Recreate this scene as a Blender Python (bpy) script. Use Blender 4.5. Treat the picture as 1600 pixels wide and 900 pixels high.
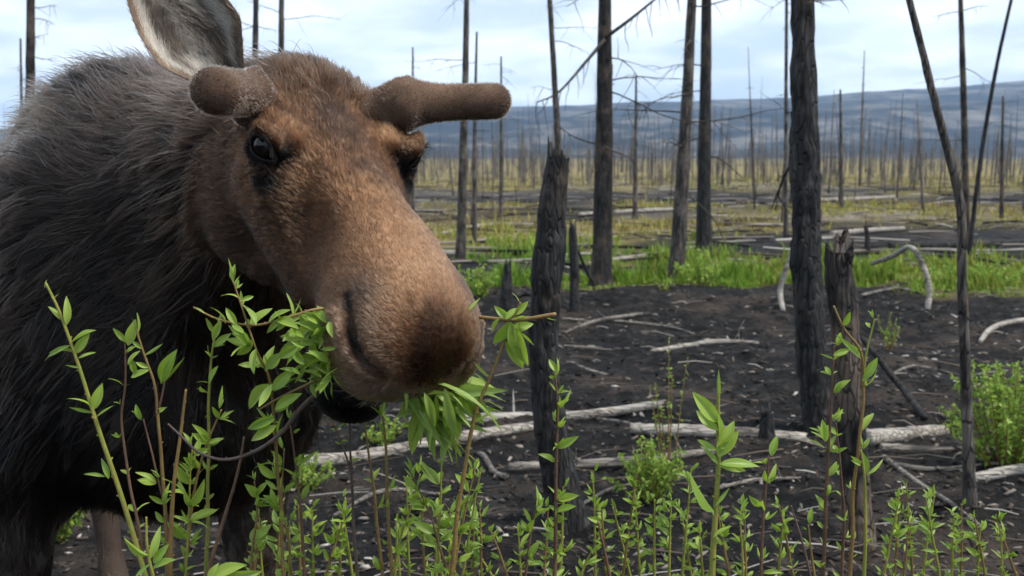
import bpy, bmesh, math, random
import numpy as np
from mathutils import Vector, Matrix, Quaternion, noise as mnoise

for _o in list(bpy.data.objects):
    bpy.data.objects.remove(_o, do_unlink=True)
SC = bpy.context.scene
COL = SC.collection
R = math.radians

# ------------------------------------------------------------------ camera
CAM_H = 1.68
HAZE = 0.50 / 2100.0                            # density of the haze
FUR = 1.0                                      # share of the full hair count
FPX = 1556.0                                   # focal length in pixels of a 1600 x 900 frame
PITCH = math.atan((450 - 245) / FPX)           # the horizon lies above the middle of the frame
cam_data = bpy.data.cameras.new('camera')
cam_data.sensor_width = 36.0
cam_data.lens = FPX / 1600.0 * 36.0
cam_data.clip_start = 0.05
cam_data.clip_end = 60000.0
cam_data.dof.use_dof = True
cam_data.dof.focus_distance = 1.62
cam_data.dof.aperture_fstop = 8.0
cam = bpy.data.objects.new('camera', cam_data)
COL.objects.link(cam)
cam.location = (0, 0, CAM_H)
cam.rotation_euler = (math.pi / 2 - PITCH, 0, 0)
SC.camera = cam

# ------------------------------------------------------------------ sky and sun (bright overcast)
SUN_EL, SUN_AZ = R(58), R(108)                  # azimuth: from +Y towards +X
world = bpy.data.worlds.new('World')
SC.world = world
world.use_nodes = True
wn = world.node_tree.nodes
wl = world.node_tree.links
wn.clear()
w_out = wn.new('ShaderNodeOutputWorld')
w_bg = wn.new('ShaderNodeBackground')
w_sky = wn.new('ShaderNodeTexSky')
w_sky.sky_type = 'NISHITA'
w_sky.sun_disc = False
w_sky.sun_elevation = SUN_EL
w_sky.sun_rotation = SUN_AZ
w_sky.air_density = 1.0
w_sky.dust_density = 1.6
w_sky.ozone_density = 1.5
w_tc = wn.new('ShaderNodeTexCoord')
w_sep = wn.new('ShaderNodeSeparateXYZ')
w_z = wn.new('ShaderNodeMath'); w_z.operation = 'MAXIMUM'; w_z.inputs[1].default_value = 0.0
w_za = wn.new('ShaderNodeMath'); w_za.operation = 'ADD'; w_za.inputs[1].default_value = 0.16
w_dx = wn.new('ShaderNodeMath'); w_dx.operation = 'DIVIDE'
w_dy = wn.new('ShaderNodeMath'); w_dy.operation = 'DIVIDE'
w_com = wn.new('ShaderNodeCombineXYZ')
w_n1 = wn.new('ShaderNodeTexNoise'); w_n1.inputs['Scale'].default_value = 0.85; w_n1.inputs['Detail'].default_value = 7; w_n1.inputs['Roughness'].default_value = 0.52; w_n1.inputs['Distortion'].default_value = 0.3
w_n2 = wn.new('ShaderNodeTexNoise'); w_n2.inputs['Scale'].default_value = 1.7; w_n2.inputs['Detail'].default_value = 6; w_n2.inputs['Roughness'].default_value = 0.5
w_r1 = wn.new('ShaderNodeMapRange'); w_r1.inputs['From Min'].default_value = 0.22; w_r1.inputs['From Max'].default_value = 0.52; w_r1.inputs['To Min'].default_value = 0.35; w_r1.interpolation_type = 'SMOOTHSTEP'
w_r2 = wn.new('ShaderNodeMapRange'); w_r2.inputs['From Min'].default_value = 0.33; w_r2.inputs['From Max'].default_value = 0.68; w_r2.interpolation_type = 'SMOOTHSTEP'
w_cc = wn.new('ShaderNodeMix'); w_cc.data_type = 'RGBA'
w_cc.inputs[6].default_value = (3.2, 3.85, 4.75, 1)      # grey-blue undersides of the cloud sheet
w_cc.inputs[7].default_value = (5.5, 6.0, 6.55, 1)      # bright cloud
w_mix = wn.new('ShaderNodeMix'); w_mix.data_type = 'RGBA'
w_bg.inputs['Strength'].default_value = 0.08
wl.new(w_tc.outputs['Generated'], w_sep.inputs[0])
wl.new(w_sep.outputs['Z'], w_z.inputs[0]); wl.new(w_z.outputs[0], w_za.inputs[0])
wl.new(w_sep.outputs['X'], w_dx.inputs[0]); wl.new(w_za.outputs[0], w_dx.inputs[1])
wl.new(w_sep.outputs['Y'], w_dy.inputs[0]); wl.new(w_za.outputs[0], w_dy.inputs[1])
wl.new(w_dx.outputs[0], w_com.inputs[0]); wl.new(w_dy.outputs[0], w_com.inputs[1])
wl.new(w_com.outputs[0], w_n1.inputs['Vector']); wl.new(w_com.outputs[0], w_n2.inputs['Vector'])
wl.new(w_n1.outputs['Fac'], w_r1.inputs['Value']); wl.new(w_n2.outputs['Fac'], w_r2.inputs['Value'])
wl.new(w_r2.outputs[0], w_cc.inputs[0])
wl.new(w_r1.outputs[0], w_mix.inputs[0]); wl.new(w_sky.outputs[0], w_mix.inputs[6]); wl.new(w_cc.outputs[2], w_mix.inputs[7])
wl.new(w_mix.outputs[2], w_bg.inputs['Color']); wl.new(w_bg.outputs[0], w_out.inputs['Surface'])

sun_data = bpy.data.lights.new('sun', 'SUN')
sun_data.energy = 1.5
sun_data.angle = R(14)
sun_data.color = (1.0, 0.96, 0.90)
sun = bpy.data.objects.new('sun', sun_data)
COL.objects.link(sun)
_sd = Vector((math.sin(SUN_AZ) * math.cos(SUN_EL), math.cos(SUN_AZ) * math.cos(SUN_EL), math.sin(SUN_EL)))
sun.rotation_euler = _sd.to_track_quat('Z', 'Y').to_euler()

SC.view_settings.view_transform = 'Standard'
SC.view_settings.look = 'None'
SC.view_settings.exposure = 1.6
SC.view_settings.gamma = 1.0
SC.view_settings.use_curve_mapping = False
SC.cycles.max_bounces = 6
SC.cycles.transparent_max_bounces = 6
SC.cycles.use_denoising = True
SC.cycles_curves.shape = 'RIBBONS'

# ------------------------------------------------------------------ helpers
_cp, _sp = math.cos(PITCH), math.sin(PITCH)
def P(px, py, d):
    """World point seen at pixel (px, py) of the 1600 x 900 photograph, d metres ahead (world Y)."""
    a, b = (px - 800.0) / FPX, (450.0 - py) / FPX
    y = _cp + b * _sp
    z = -_sp + b * _cp
    s = d / y
    return Vector((a * s, d, CAM_H + z * s))
def G(px, py, z=0.0):
    """Ground point under a pixel."""
    a, b = (px - 800.0) / FPX, (450.0 - py) / FPX
    y = _cp + b * _sp
    zz = -_sp + b * _cp
    s = (z - CAM_H) / zz
    return Vector((a * s, y * s, z))

def tag(o, label=None, cat=None, group=None, kind=None):
    if label: o['label'] = label
    if cat: o['category'] = cat
    if group: o['group'] = group
    if kind: o['kind'] = kind
    return o
def empty(name, loc=(0, 0, 0), rz=0.0):
    o = bpy.data.objects.new(name, None)
    o.location = loc
    o.rotation_euler = (0, 0, rz)
    o.empty_display_size = 0.1
    COL.objects.link(o)
    return o
def obj(name, me, mat=None, parent=None, world=True):
    o = bpy.data.objects.new(name, me)
    COL.objects.link(o)
    if mat is not None and len(me.materials) == 0:
        me.materials.append(mat)
    if parent is not None:
        o.parent = parent
        if world:
            o.matrix_parent_inverse = parent_inv(parent)
    return o
def parent_inv(p):
    m = Matrix.LocRotScale(p.location, p.rotation_euler, p.scale)
    if p.parent is not None:
        m = Matrix.LocRotScale(p.parent.location, p.parent.rotation_euler, p.parent.scale) @ p.matrix_parent_inverse @ m
    return m.inverted()
def mesh_np(name, v, faces, smooth=True):
    """faces: list of arrays (n,3) or (n,4) or one array."""
    me = bpy.data.meshes.new(name)
    v = np.asarray(v, np.float32)
    if isinstance(faces, np.ndarray):
        faces = [faces]
    faces = [np.asarray(f, np.int32) for f in faces if len(f)]
    loops = np.concatenate([f.ravel() for f in faces])
    tot = np.concatenate([np.full(len(f), f.shape[1], np.int32) for f in faces])
    start = np.concatenate([[0], np.cumsum(tot)[:-1]]).astype(np.int32)
    me.vertices.add(len(v)); me.vertices.foreach_set('co', v.ravel())
    me.loops.add(len(loops)); me.loops.foreach_set('vertex_index', loops)
    me.polygons.add(len(tot)); me.polygons.foreach_set('loop_start', start); me.polygons.foreach_set('loop_total', tot)
    if smooth:
        me.polygons.foreach_set('use_smooth', np.ones(len(tot), bool))
    me.update(calc_edges=True)
    me.validate()
    return me

class MB:
    """Collects tubes and patches for one mesh."""
    def __init__(self):
        self.v = []; self.q = []; self.t = []; self.n = 0
    def add(self, v, q=None, t=None):
        v = np.asarray(v, float)
        if q is not None and len(q): self.q.append(np.asarray(q, int) + self.n)
        if t is not None and len(t): self.t.append(np.asarray(t, int) + self.n)
        self.v.append(v); self.n += len(v)
    def tube(self, pts, rad, sides=8, cap=True, rough=0.0, rng=None, jag=0.0):
        pts = np.asarray(pts, float); k = len(pts)
        rad = np.broadcast_to(np.asarray(rad, float), (k,)).copy()
        tan = np.gradient(pts, axis=0)
        tan /= np.linalg.norm(tan, axis=1, keepdims=True) + 1e-12
        ref = np.array([0.0, 0.0, 1.0]) if abs(tan[0][2]) < 0.8 else np.array([1.0, 0.0, 0.0])
        a = np.cross(tan, ref); a /= np.linalg.norm(a, axis=1, keepdims=True) + 1e-12
        b = np.cross(tan, a)
        th = np.linspace(0, 2 * np.pi, sides, endpoint=False)
        rr = np.repeat(rad[:, None], sides, 1)
        if rough and rng is not None:
            rr = rr * (1 + rough * rng.normal(size=(k, sides)))
        ring = pts[:, None, :] + rr[:, :, None] * (np.cos(th)[None, :, None] * a[:, None, :] + np.sin(th)[None, :, None] * b[:, None, :])
        if jag and rng is not None:
            f1, f2 = rng.uniform(0, 6.28, 2)
            ring[-1] += tan[-1] * ((0.9 * np.cos(th - f1) + 0.45 * np.cos(3 * th + f2) + 1.1 * rng.uniform(-1, 1, sides))[:, None] * jag)
        v = ring.reshape(-1, 3)
        i = np.arange(k - 1)[:, None] * sides; j = np.arange(sides)[None, :]; jn = (j + 1) % sides
        q = np.stack([i + j, i + jn, i + sides + jn, i + sides + j], -1).reshape(-1, 4)
        t = []
        if cap:
            v = np.vstack([v, pts[0] , pts[-1] + (tan[-1] * (-abs(jag) * 1.2 if jag else rad[-1] * 0.4))])
            c0, c1 = k * sides, k * sides + 1
            for s in range(sides):
                t.append((c0, (s + 1) % sides, s))
                t.append((c1, (k - 1) * sides + s, (k - 1) * sides + (s + 1) % sides))
        self.add(v, q[:, ::-1], np.array(t)[:, ::-1] if t else None)
        return self
    def mesh(self, name, smooth=True):
        f = []
        if self.q: f.append(np.concatenate(self.q))
        if self.t: f.append(np.concatenate(self.t))
        return mesh_np(name, np.concatenate(self.v), f, smooth)
    def build(self, name, mat, parent=None, smooth=True, world=True):
        return obj(name, self.mesh(name, smooth), mat, parent, world)

# --- material helper
def nodes_of(name):
    m = bpy.data.materials.new(name); m.use_nodes = True
    nt = m.node_tree; nt.nodes.clear()
    out = nt.nodes.new('ShaderNodeOutputMaterial')
    b = nt.nodes.new('ShaderNodeBsdfPrincipled')
    nt.links.new(b.outputs[0], out.inputs['Surface'])
    b.inputs['Specular IOR Level'].default_value = 0.3
    return m, nt, b, out
def N(nt, t, **kw):
    n = nt.nodes.new(t)
    for k, v in kw.items():
        if k.startswith('i_'):
            n.inputs[k[2:].replace('_', ' ')].default_value = v
        else:
            setattr(n, k, v)
    return n
def ramp(nt, stops, interp='LINEAR'):
    n = nt.nodes.new('ShaderNodeValToRGB'); cr = n.color_ramp; cr.interpolation = interp
    while len(cr.elements) < len(stops): cr.elements.new(0.5)
    for e, (p, c) in zip(cr.elements, stops):
        e.position = p; e.color = (*c, 1) if len(c) == 3 else c
    return n
def mixc(nt, fac, a, b, mode='MIX'):
    n = nt.nodes.new('ShaderNodeMix'); n.data_type = 'RGBA'; n.blend_type = mode
    for i, x in ((0, fac), (6, a), (7, b)):
        if x is None: continue
        if isinstance(x, (int, float)): n.inputs[i].default_value = x
        elif isinstance(x, tuple): n.inputs[i].default_value = (*x, 1) if len(x) == 3 else x
        else: nt.links.new(x, n.inputs[i])
    return n.outputs[2]
# ------------------------------------------------------------------ moose: one continuous body from smooth-blended volumes
def unit(v):
    v = np.asarray(v, float); return v / np.linalg.norm(v)
HEAD_O = np.array(P(516, 236, 1.78))
HYAW, HPITCH, HROLL = R(34), R(36.0), R(-4.0)
HF = np.array([math.sin(HYAW) * math.cos(HPITCH), -math.cos(HYAW) * math.cos(HPITCH), -math.sin(HPITCH)])
_l = unit(np.cross([0, 0, 1.0], HF)); _u = np.cross(HF, _l)
HL = math.cos(HROLL) * _l + math.sin(HROLL) * _u
HU = np.cross(HF, HL)
HM = np.stack([HF, HL, HU])                     # rows: local axes (f, l, u)
def H(f, l, u):
    return HEAD_O + f * HF + l * HL + u * HU
def to_head(p):
    return (np.asarray(p) - HEAD_O) @ HM.T

def _axis(lo, hi, flo, fhi, fine, coarse):
    a = np.arange(lo, flo, coarse); b = np.arange(flo, fhi, fine); c = np.arange(fhi, hi + coarse, coarse)
    return np.concatenate([a, b, c])
FINE = 0.0055
GX = _axis(-2.75, 0.10, -0.66, 0.02, FINE, 0.02)
GY = _axis(1.20, 4.60, 1.28, 2.12, FINE, 0.022)
GZ = _axis(-0.06, 2.20, 1.16, 1.96, FINE, 0.02)
BIG = 0.4
SDF = np.full((len(GX), len(GY), len(GZ)), BIG, np.float32)

def _sub(lo, hi):
    s = []
    for ax, a, b in ((GX, lo[0], hi[0]), (GY, lo[1], hi[1]), (GZ, lo[2], hi[2])):
        i0 = max(0, np.searchsorted(ax, a) - 1); i1 = min(len(ax), np.searchsorted(ax, b) + 1)
        s.append(slice(i0, i1))
    return tuple(s)
def _pts(s):
    return GX[s[0]][:, None, None].astype(np.float32), GY[s[1]][None, :, None].astype(np.float32), GZ[s[2]][None, None, :].astype(np.float32)
def _smin(a, b, k):
    h = np.clip(0.5 + 0.5 * (b - a) / k, 0, 1)
    return b * (1 - h) + a * h - k * h * (1 - h)
def _apply(s, d, k, cut):
    if cut:
        SDF[s] = -_smin(-SDF[s], d, k)
    else:
        SDF[s] = _smin(SDF[s], d, k)
PR = {'body': [], 'leg': [], 'head': [], 'cut': []}
TAG = ['body']
def ell(c, rad, rot=None, k=0.03, cut=False):
    """Ellipsoid: centre, radii, rotation rows = axes."""
    c = np.asarray(c, float); rad = np.asarray(rad, float)
    rot = np.eye(3) if rot is None else np.asarray(rot)
    PR['cut' if cut else TAG[0]].append(('e', c, rad, rot))
    m = rad.max() + 2 * k + 0.03
    s = _sub(c - m, c + m)
    x, y, z = _pts(s)
    x = x - np.float32(c[0]); y = y - np.float32(c[1]); z = z - np.float32(c[2])
    k0 = 0; k1 = 0
    for i in range(3):
        q = np.float32(rot[i][0]) * x + np.float32(rot[i][1]) * y + np.float32(rot[i][2]) * z
        k0 = k0 + (q / np.float32(rad[i])) ** 2
        k1 = k1 + (q / np.float32(rad[i] ** 2)) ** 2
    k0 = np.sqrt(k0); k1 = np.sqrt(k1) + 1e-6
    _apply(s, k0 * (k0 - 1) / k1, np.float32(k), cut)
def cone(a, b, ra, rb, k=0.03, cut=False):
    """Capsule with a radius that changes from end to end."""
    a = np.asarray(a, float); b = np.asarray(b, float)
    PR['cut' if cut else TAG[0]].append(('c', a, b, ra, rb))
    m = max(ra, rb) + 2 * k + 0.03
    s = _sub(np.minimum(a, b) - m, np.maximum(a, b) + m)
    x, y, z = _pts(s)
    ab = b - a; L2 = float(ab @ ab)
    t = ((x - a[0]) * ab[0] + (y - a[1]) * ab[1] + (z - a[2]) * ab[2]) / L2
    t = np.clip(t, 0, 1)
    d = np.sqrt((x - a[0] - t * ab[0]) ** 2 + (y - a[1] - t * ab[1]) ** 2 + (z - a[2] - t * ab[2]) ** 2) - (ra + (rb - ra) * t)
    _apply(s, d.astype(np.float32), np.float32(k), cut)
def hell(f, l, u, rad, k=0.03, cut=False, pitch=0.0, yaw=0.0, both=False):
    """Ellipsoid in head coordinates; pitch turns f towards -u, yaw turns f towards +l."""
    for s in ((1, -1) if both else (1,)):
        cp, sp, cy, sy = math.cos(pitch), math.sin(pitch), math.cos(yaw * s), math.sin(yaw * s)
        a = np.array([cy * cp, sy * cp, -sp]); b = np.array([-sy, cy, 0]); c = np.cross(a, b)
        ell(H(f, l * s, u), rad, np.stack([a @ HM, b @ HM, c @ HM]), k, cut)
def hcone(a, b, ra, rb, k=0.03, cut=False, both=False):
    for s in ((1, -1) if both else (1,)):
        cone(H(a[0], a[1] * s, a[2]), H(b[0], b[1] * s, b[2]), ra, rb, k, cut)

# --- trunk, neck and legs (world frame)
BD = unit([-0.60, 0.80, 0.0])                    # from the chest towards the rump
BLt = unit([0.80, 0.60, 0.0])                    # the animal's left
CH = np.array([-0.82, 2.30, 0.0])                # under the chest
def B(back, left, z):
    p = CH + BD * back + BLt * left; p[2] = z; return p
BR = np.stack([BD, BLt, [0, 0, 1]])
ell(B(0.20, 0, 1.36), (0.50, 0.345, 0.50), BR, 0.05)             # ribcage and shoulders
ell(B(0.75, 0, 1.34), (0.60, 0.36, 0.40), BR, 0.15)             # barrel
ell(B(1.35, 0, 1.38), (0.45, 0.31, 0.34), BR, 0.15)             # hips
ell(B(0.20, 0.0, 1.64), (0.38, 0.17, 0.22), BR, 0.12)            # withers hump
ell(B(0.02, -0.25, 1.30), (0.26, 0.13, 0.40), BR, 0.10)          # right shoulder
ell(B(0.02, 0.25, 1.30), (0.26, 0.13, 0.40), BR, 0.10)
ell(B(-0.10, 0.0, 1.12), (0.26, 0.24, 0.25), BR, 0.12)            # brisket
# neck
NB = B(0.0, 0.0, 1.50)
cone(H(-0.16, 0, -0.10), NB, 0.125, 0.26, 0.09)
cone(H(-0.17, 0, -0.055), B(0.12, 0.0, 1.66), 0.085, 0.16, 0.09)
cone(H(-0.12, 0, -0.13), B(-0.12, 0.0, 1.28), 0.08, 0.23, 0.08)
# forelegs
TAG[0] = 'leg'
for s, dx in ((-1, 0.0), (1, 0.0)):
    e = B(-0.02, 0.265 * s - 0.07, 1.06)
    kn = B(-0.06, 0.285 * s - 0.10, 0.56)
    cone(B(0.02, 0.25 * s - 0.04, 1.25), e, 0.17, 0.125, 0.08)
    cone(e, kn, 0.105, 0.062, 0.05)
    ell(kn, (0.062, 0.06, 0.075), BR, 0.04)
    f = B(-0.03, 0.29 * s - 0.11, 0.13)
    cone(kn, f, 0.05, 0.042, 0.03)
    cone(f, B(-0.10, 0.29 * s - 0.11, 0.04), 0.052, 0.06, 0.03)
# hind legs
for s in (-1, 1):
    hip = B(1.42, 0.20 * s, 1.30)
    st = B(1.22, 0.23 * s, 0.92)
    hk = B(1.58, 0.22 * s, 0.64)
    ft = B(1.44, 0.22 * s, 0.14)
    cone(hip, st, 0.24, 0.15, 0.10)
    cone(st, hk, 0.13, 0.065, 0.06)
    cone(hk, ft, 0.062, 0.045, 0.04)
    cone(ft, B(1.36, 0.22 * s, 0.04), 0.05, 0.06, 0.03)
# --- head
TAG[0] = 'head'
hell(-0.06, 0, -0.045, (0.145, 0.122, 0.100), 0.05)               # skull
hell(-0.135, 0, 0.020, (0.055, 0.075, 0.045), 0.05)                # poll
hell(-0.085, 0.085, 0.010, (0.05, 0.055, 0.045), 0.04, both=True)    # antler pedicles
hell(-0.006, 0.106, 0.030, (0.055, 0.038, 0.030), 0.028, both=True)   # brow ridges
hell(0.05, 0.105, -0.045, (0.07, 0.034, 0.045), 0.04, both=True)     # cheekbones
hcone((0.02, 0, -0.036), (0.24, 0, -0.026), 0.094, 0.080, 0.045)      # nasal bridge
hcone((0.00, 0.072, -0.09), (0.21, 0.056, -0.115), 0.072, 0.058, 0.05, both=True)   # cheeks
hell(-0.085, 0.100, -0.165, (0.118, 0.050, 0.118), 0.022, both=True, pitch=R(12))  # jowls
hell(-0.03, 0.075, -0.215, (0.12, 0.045, 0.062), 0.03, both=True, pitch=R(-14))  # jaw edge
hcone((-0.06, 0, -0.19), (0.20, 0, -0.175), 0.085, 0.062, 0.05)     # under the jaw
hell(0.335, 0, -0.052, (0.152, 0.114, 0.104), 0.05, pitch=R(6))  # muzzle
hell(0.385, 0.070, -0.072, (0.095, 0.060, 0.080), 0.032, both=True, pitch=R(18))   # nostril swells
hell(0.430, 0, -0.100, (0.056, 0.104, 0.050), 0.030, pitch=R(14))   # upper lip
hcone((0.12, 0, -0.195), (0.305, 0.0, -0.268), 0.055, 0.045, 0.025)   # lower jaw
hell(0.326, 0, -0.274, (0.062, 0.068, 0.036), 0.02)                # chin
# cuts
hell(0.185, 0.150, 0.000, (0.090, 0.060, 0.055), 0.035, cut=True, both=True, yaw=R(-4))   # hollow beside the nose
hell(0.090, 0.148, 0.015, (0.040, 0.030, 0.035), 0.025, cut=True, both=True)   # tear pit
hell(0.490, 0.0, -0.150, (0.020, 0.006, 0.040), 0.012, cut=True)   # notch of the upper lip
hell(0.34, 0.0, -0.190, (0.17, 0.14, 0.030), 0.012, cut=True, pitch=R(16))           # open mouth
SLIT = [(0.370, 0.114, -0.004), (0.395, 0.115, -0.018), (0.419, 0.113, -0.034), (0.443, 0.107, -0.051), (0.466, 0.094, -0.060), (0.484, 0.074, -0.066)]
# nostril: a long comma-shaped slit along the side of the muzzle with a rim
for _s in (1, -1):
    npt = SLIT
    for a_, b_, r_ in zip(npt, npt[1:], (0.008, 0.010, 0.008, 0.006, 0.004)):
        cone(H(a_[0], a_[1] * _s, a_[2]), H(b_[0], b_[1] * _s, b_[2]), r_, r_, 0.007, cut=True)
    npt = [(0.371, 0.128, -0.036), (0.405, 0.125, -0.046), (0.434, 0.117, -0.068), (0.458, 0.098, -0.082)]
    for a_, b_ in zip(npt, npt[1:]):
        cone(H(a_[0], a_[1] * _s, a_[2]), H(b_[0], b_[1] * _s, b_[2]), 0.009, 0.009, 0.012)
# eye sockets and lids: each eye looks out and a little forward
EYE = (0.034, 0.134, 0.026)
def eye_frame(s):
    out = unit(HF * 0.50 + HL * 0.85 * s + HU * 0.12)
    a1 = unit(HF * 0.85 - HL * 0.50 * s - HU * 0.22); a1 = unit(a1 - out * (a1 @ out))   # towards the tear duct
    a2 = np.cross(out, a1)
    if a2 @ HU < 0: a2 = -a2
    return H(EYE[0], EYE[1] * s, EYE[2]), out, a1, a2
for _s in (1, -1):
    c_, o_, a1_, a2_ = eye_frame(_s)
    rot_ = np.stack([a1_, a2_, o_])
    ell(c_ + o_ * 0.004 - a1_ * 0.004, (0.032, 0.026, 0.024), rot_, 0.018)                     # orbit
    ell(c_ + a2_ * 0.024 - a1_ * 0.006 + o_ * 0.011, (0.030, 0.011, 0.014), rot_, 0.014)       # upper lid
    ell(c_ - a2_ * 0.025 + o_ * 0.010, (0.034, 0.010, 0.013), rot_, 0.010)       # lower lid
    ell(c_ - a2_ * 0.046 + a1_ * 0.022 + o_ * 0.004, (0.032, 0.013, 0.015), rot_, 0.012)   # pouch below
    ell(c_ + o_ * 0.016, (0.0245, 0.0205, 0.021), rot_, 0.004, cut=True)
    ell(c_ + o_ * 0.016 + a1_ * 0.022 - a2_ * 0.006, (0.012, 0.005, 0.014), rot_, 0.006, cut=True)   # tear duct
def surface_nets(xs, ys, zs, D):
    ins = D < 0
    nx, ny, nz = D.shape
    ax = (xs, ys, zs)
    acc = np.zeros((nx - 1, ny - 1, nz - 1, 3), np.float32); cnt = np.zeros((nx - 1, ny - 1, nz - 1), np.float32)
    quads_src = []
    for a in range(3):
        b, c = (a + 1) % 3, (a + 2) % 3
        lo = [slice(None)] * 3; hi = [slice(None)] * 3
        lo[a] = slice(0, -1); hi[a] = slice(1, None)
        m = ins[tuple(lo)] != ins[tuple(hi)]
        I = np.argwhere(m)
        J = I.copy(); J[:, a] += 1
        d0 = D[I[:, 0], I[:, 1], I[:, 2]]; d1 = D[J[:, 0], J[:, 1], J[:, 2]]
        t = d0 / (d0 - d1)
        p = np.stack([ax[i][I[:, i]] for i in range(3)], 1).astype(np.float32)
        p[:, a] = ax[a][I[:, a]] * (1 - t) + ax[a][J[:, a]] * t
        cells = []
        okall = np.ones(len(I), bool)
        for db, dc in ((0, 0), (-1, 0), (-1, -1), (0, -1)):
            K = I.copy(); K[:, b] += db; K[:, c] += dc
            ok = np.all((K >= 0) & (K < np.array([nx - 1, ny - 1, nz - 1])), axis=1)
            okall &= ok
            Kk = np.clip(K, 0, np.array([nx - 2, ny - 2, nz - 2]))
            np.add.at(acc, (Kk[ok, 0], Kk[ok, 1], Kk[ok, 2]), p[ok]); np.add.at(cnt, (Kk[ok, 0], Kk[ok, 1], Kk[ok, 2]), 1)
            cells.append(Kk)
        quads_src.append((cells, d0 < 0, okall))
    idx = -np.ones(cnt.shape, np.int64)
    sel = cnt > 0
    idx[sel] = np.arange(sel.sum())
    V = acc[sel] / cnt[sel][:, None]
    Q = []
    for cells, flip, ok in quads_src:
        q = np.stack([idx[K[:, 0], K[:, 1], K[:, 2]] for K in cells], 1)[ok]
        fl = flip[ok]
        q[fl] = q[fl][:, ::-1]
        Q.append(q[:, ::-1])
    return V, np.concatenate(Q)
mv, mq = surface_nets(GX, GY, GZ, SDF)
# relax a little
def relax(v, q, n, w=0.5):
    e = np.concatenate([q[:, [0, 1]], q[:, [1, 2]], q[:, [2, 3]], q[:, [3, 0]]])
    deg = np.bincount(e.ravel(), minlength=len(v)).astype(np.float32)
    for _ in range(n):
        s = np.stack([np.bincount(e[:, 0], weights=v[e[:, 1], i], minlength=len(v)) + np.bincount(e[:, 1], weights=v[e[:, 0], i], minlength=len(v)) for i in range(3)], 1)
        v = v * (1 - w) + w * s / deg[:, None]
    return v
mv = relax(mv, mq, 3)
del SDF
# ------------------------------------------------------------------ moose: parts and coat
def sstep(a, b, x):
    t = np.clip((x - a) / (b - a), 0, 1); return t * t * (3 - 2 * t)
def pdist(p, prims):
    d = np.full(len(p), 9.0, np.float32)
    for q in prims:
        if q[0] == 'e':
            l = (p - q[1]) @ q[3].T
            k0 = np.sqrt(((l / q[2]) ** 2).sum(1)); k1 = np.sqrt(((l / q[2] ** 2) ** 2).sum(1)) + 1e-6
            d = np.minimum(d, k0 * (k0 - 1) / k1)
        else:
            ab = q[2] - q[1]
            t = np.clip((p - q[1]) @ ab / (ab @ ab), 0, 1)
            d = np.minimum(d, np.linalg.norm(p - q[1] - t[:, None] * ab, axis=1) - (q[3] + (q[4] - q[3]) * t))
    return d
def vnoise(p, scale, seed=0):
    """Smooth value noise, -1..1."""
    q = np.asarray(p) * scale + seed * 17.3
    i = np.floor(q).astype(np.int64); f = q - i; f = f * f * (3 - 2 * f)
    def h(x, y, z):
        n = (x * 374761393 + y * 668265263 + z * 2147483647 + seed * 1013904223) & 0xffffffff
        n = ((n ^ (n >> 13)) * 1274126177) & 0xffffffff
        return ((n ^ (n >> 16)) & 0xffff) / 32767.5 - 1
    r = 0
    for dx in (0, 1):
        for dy in (0, 1):
            for dz in (0, 1):
                w = (f[:, 0] if dx else 1 - f[:, 0]) * (f[:, 1] if dy else 1 - f[:, 1]) * (f[:, 2] if dz else 1 - f[:, 2])
                r = r + w * h(i[:, 0] + dx, i[:, 1] + dy, i[:, 2] + dz)
    return r
def bump(h, c, r):
    """Soft ellipsoidal weight in head coordinates."""
    return np.exp(-(((h - np.asarray(c)) / np.asarray(r)) ** 2).sum(1))
def both(h, c, r):
    return np.maximum(bump(h, c, r), bump(h, (c[0], -c[1], c[2]), r))
def slit_dist(h):
    q = h.copy(); q[:, 1] = np.abs(q[:, 1]); d = np.full(len(h), 9.0)
    for a, b in zip(SLIT, SLIT[1:]):
        a, b = np.array(a), np.array(b); ab = b - a
        t = np.clip((q - a) @ ab / (ab @ ab), 0, 1); d = np.minimum(d, np.linalg.norm(q - a - t[:, None] * ab, axis=1))
    return d
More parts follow.
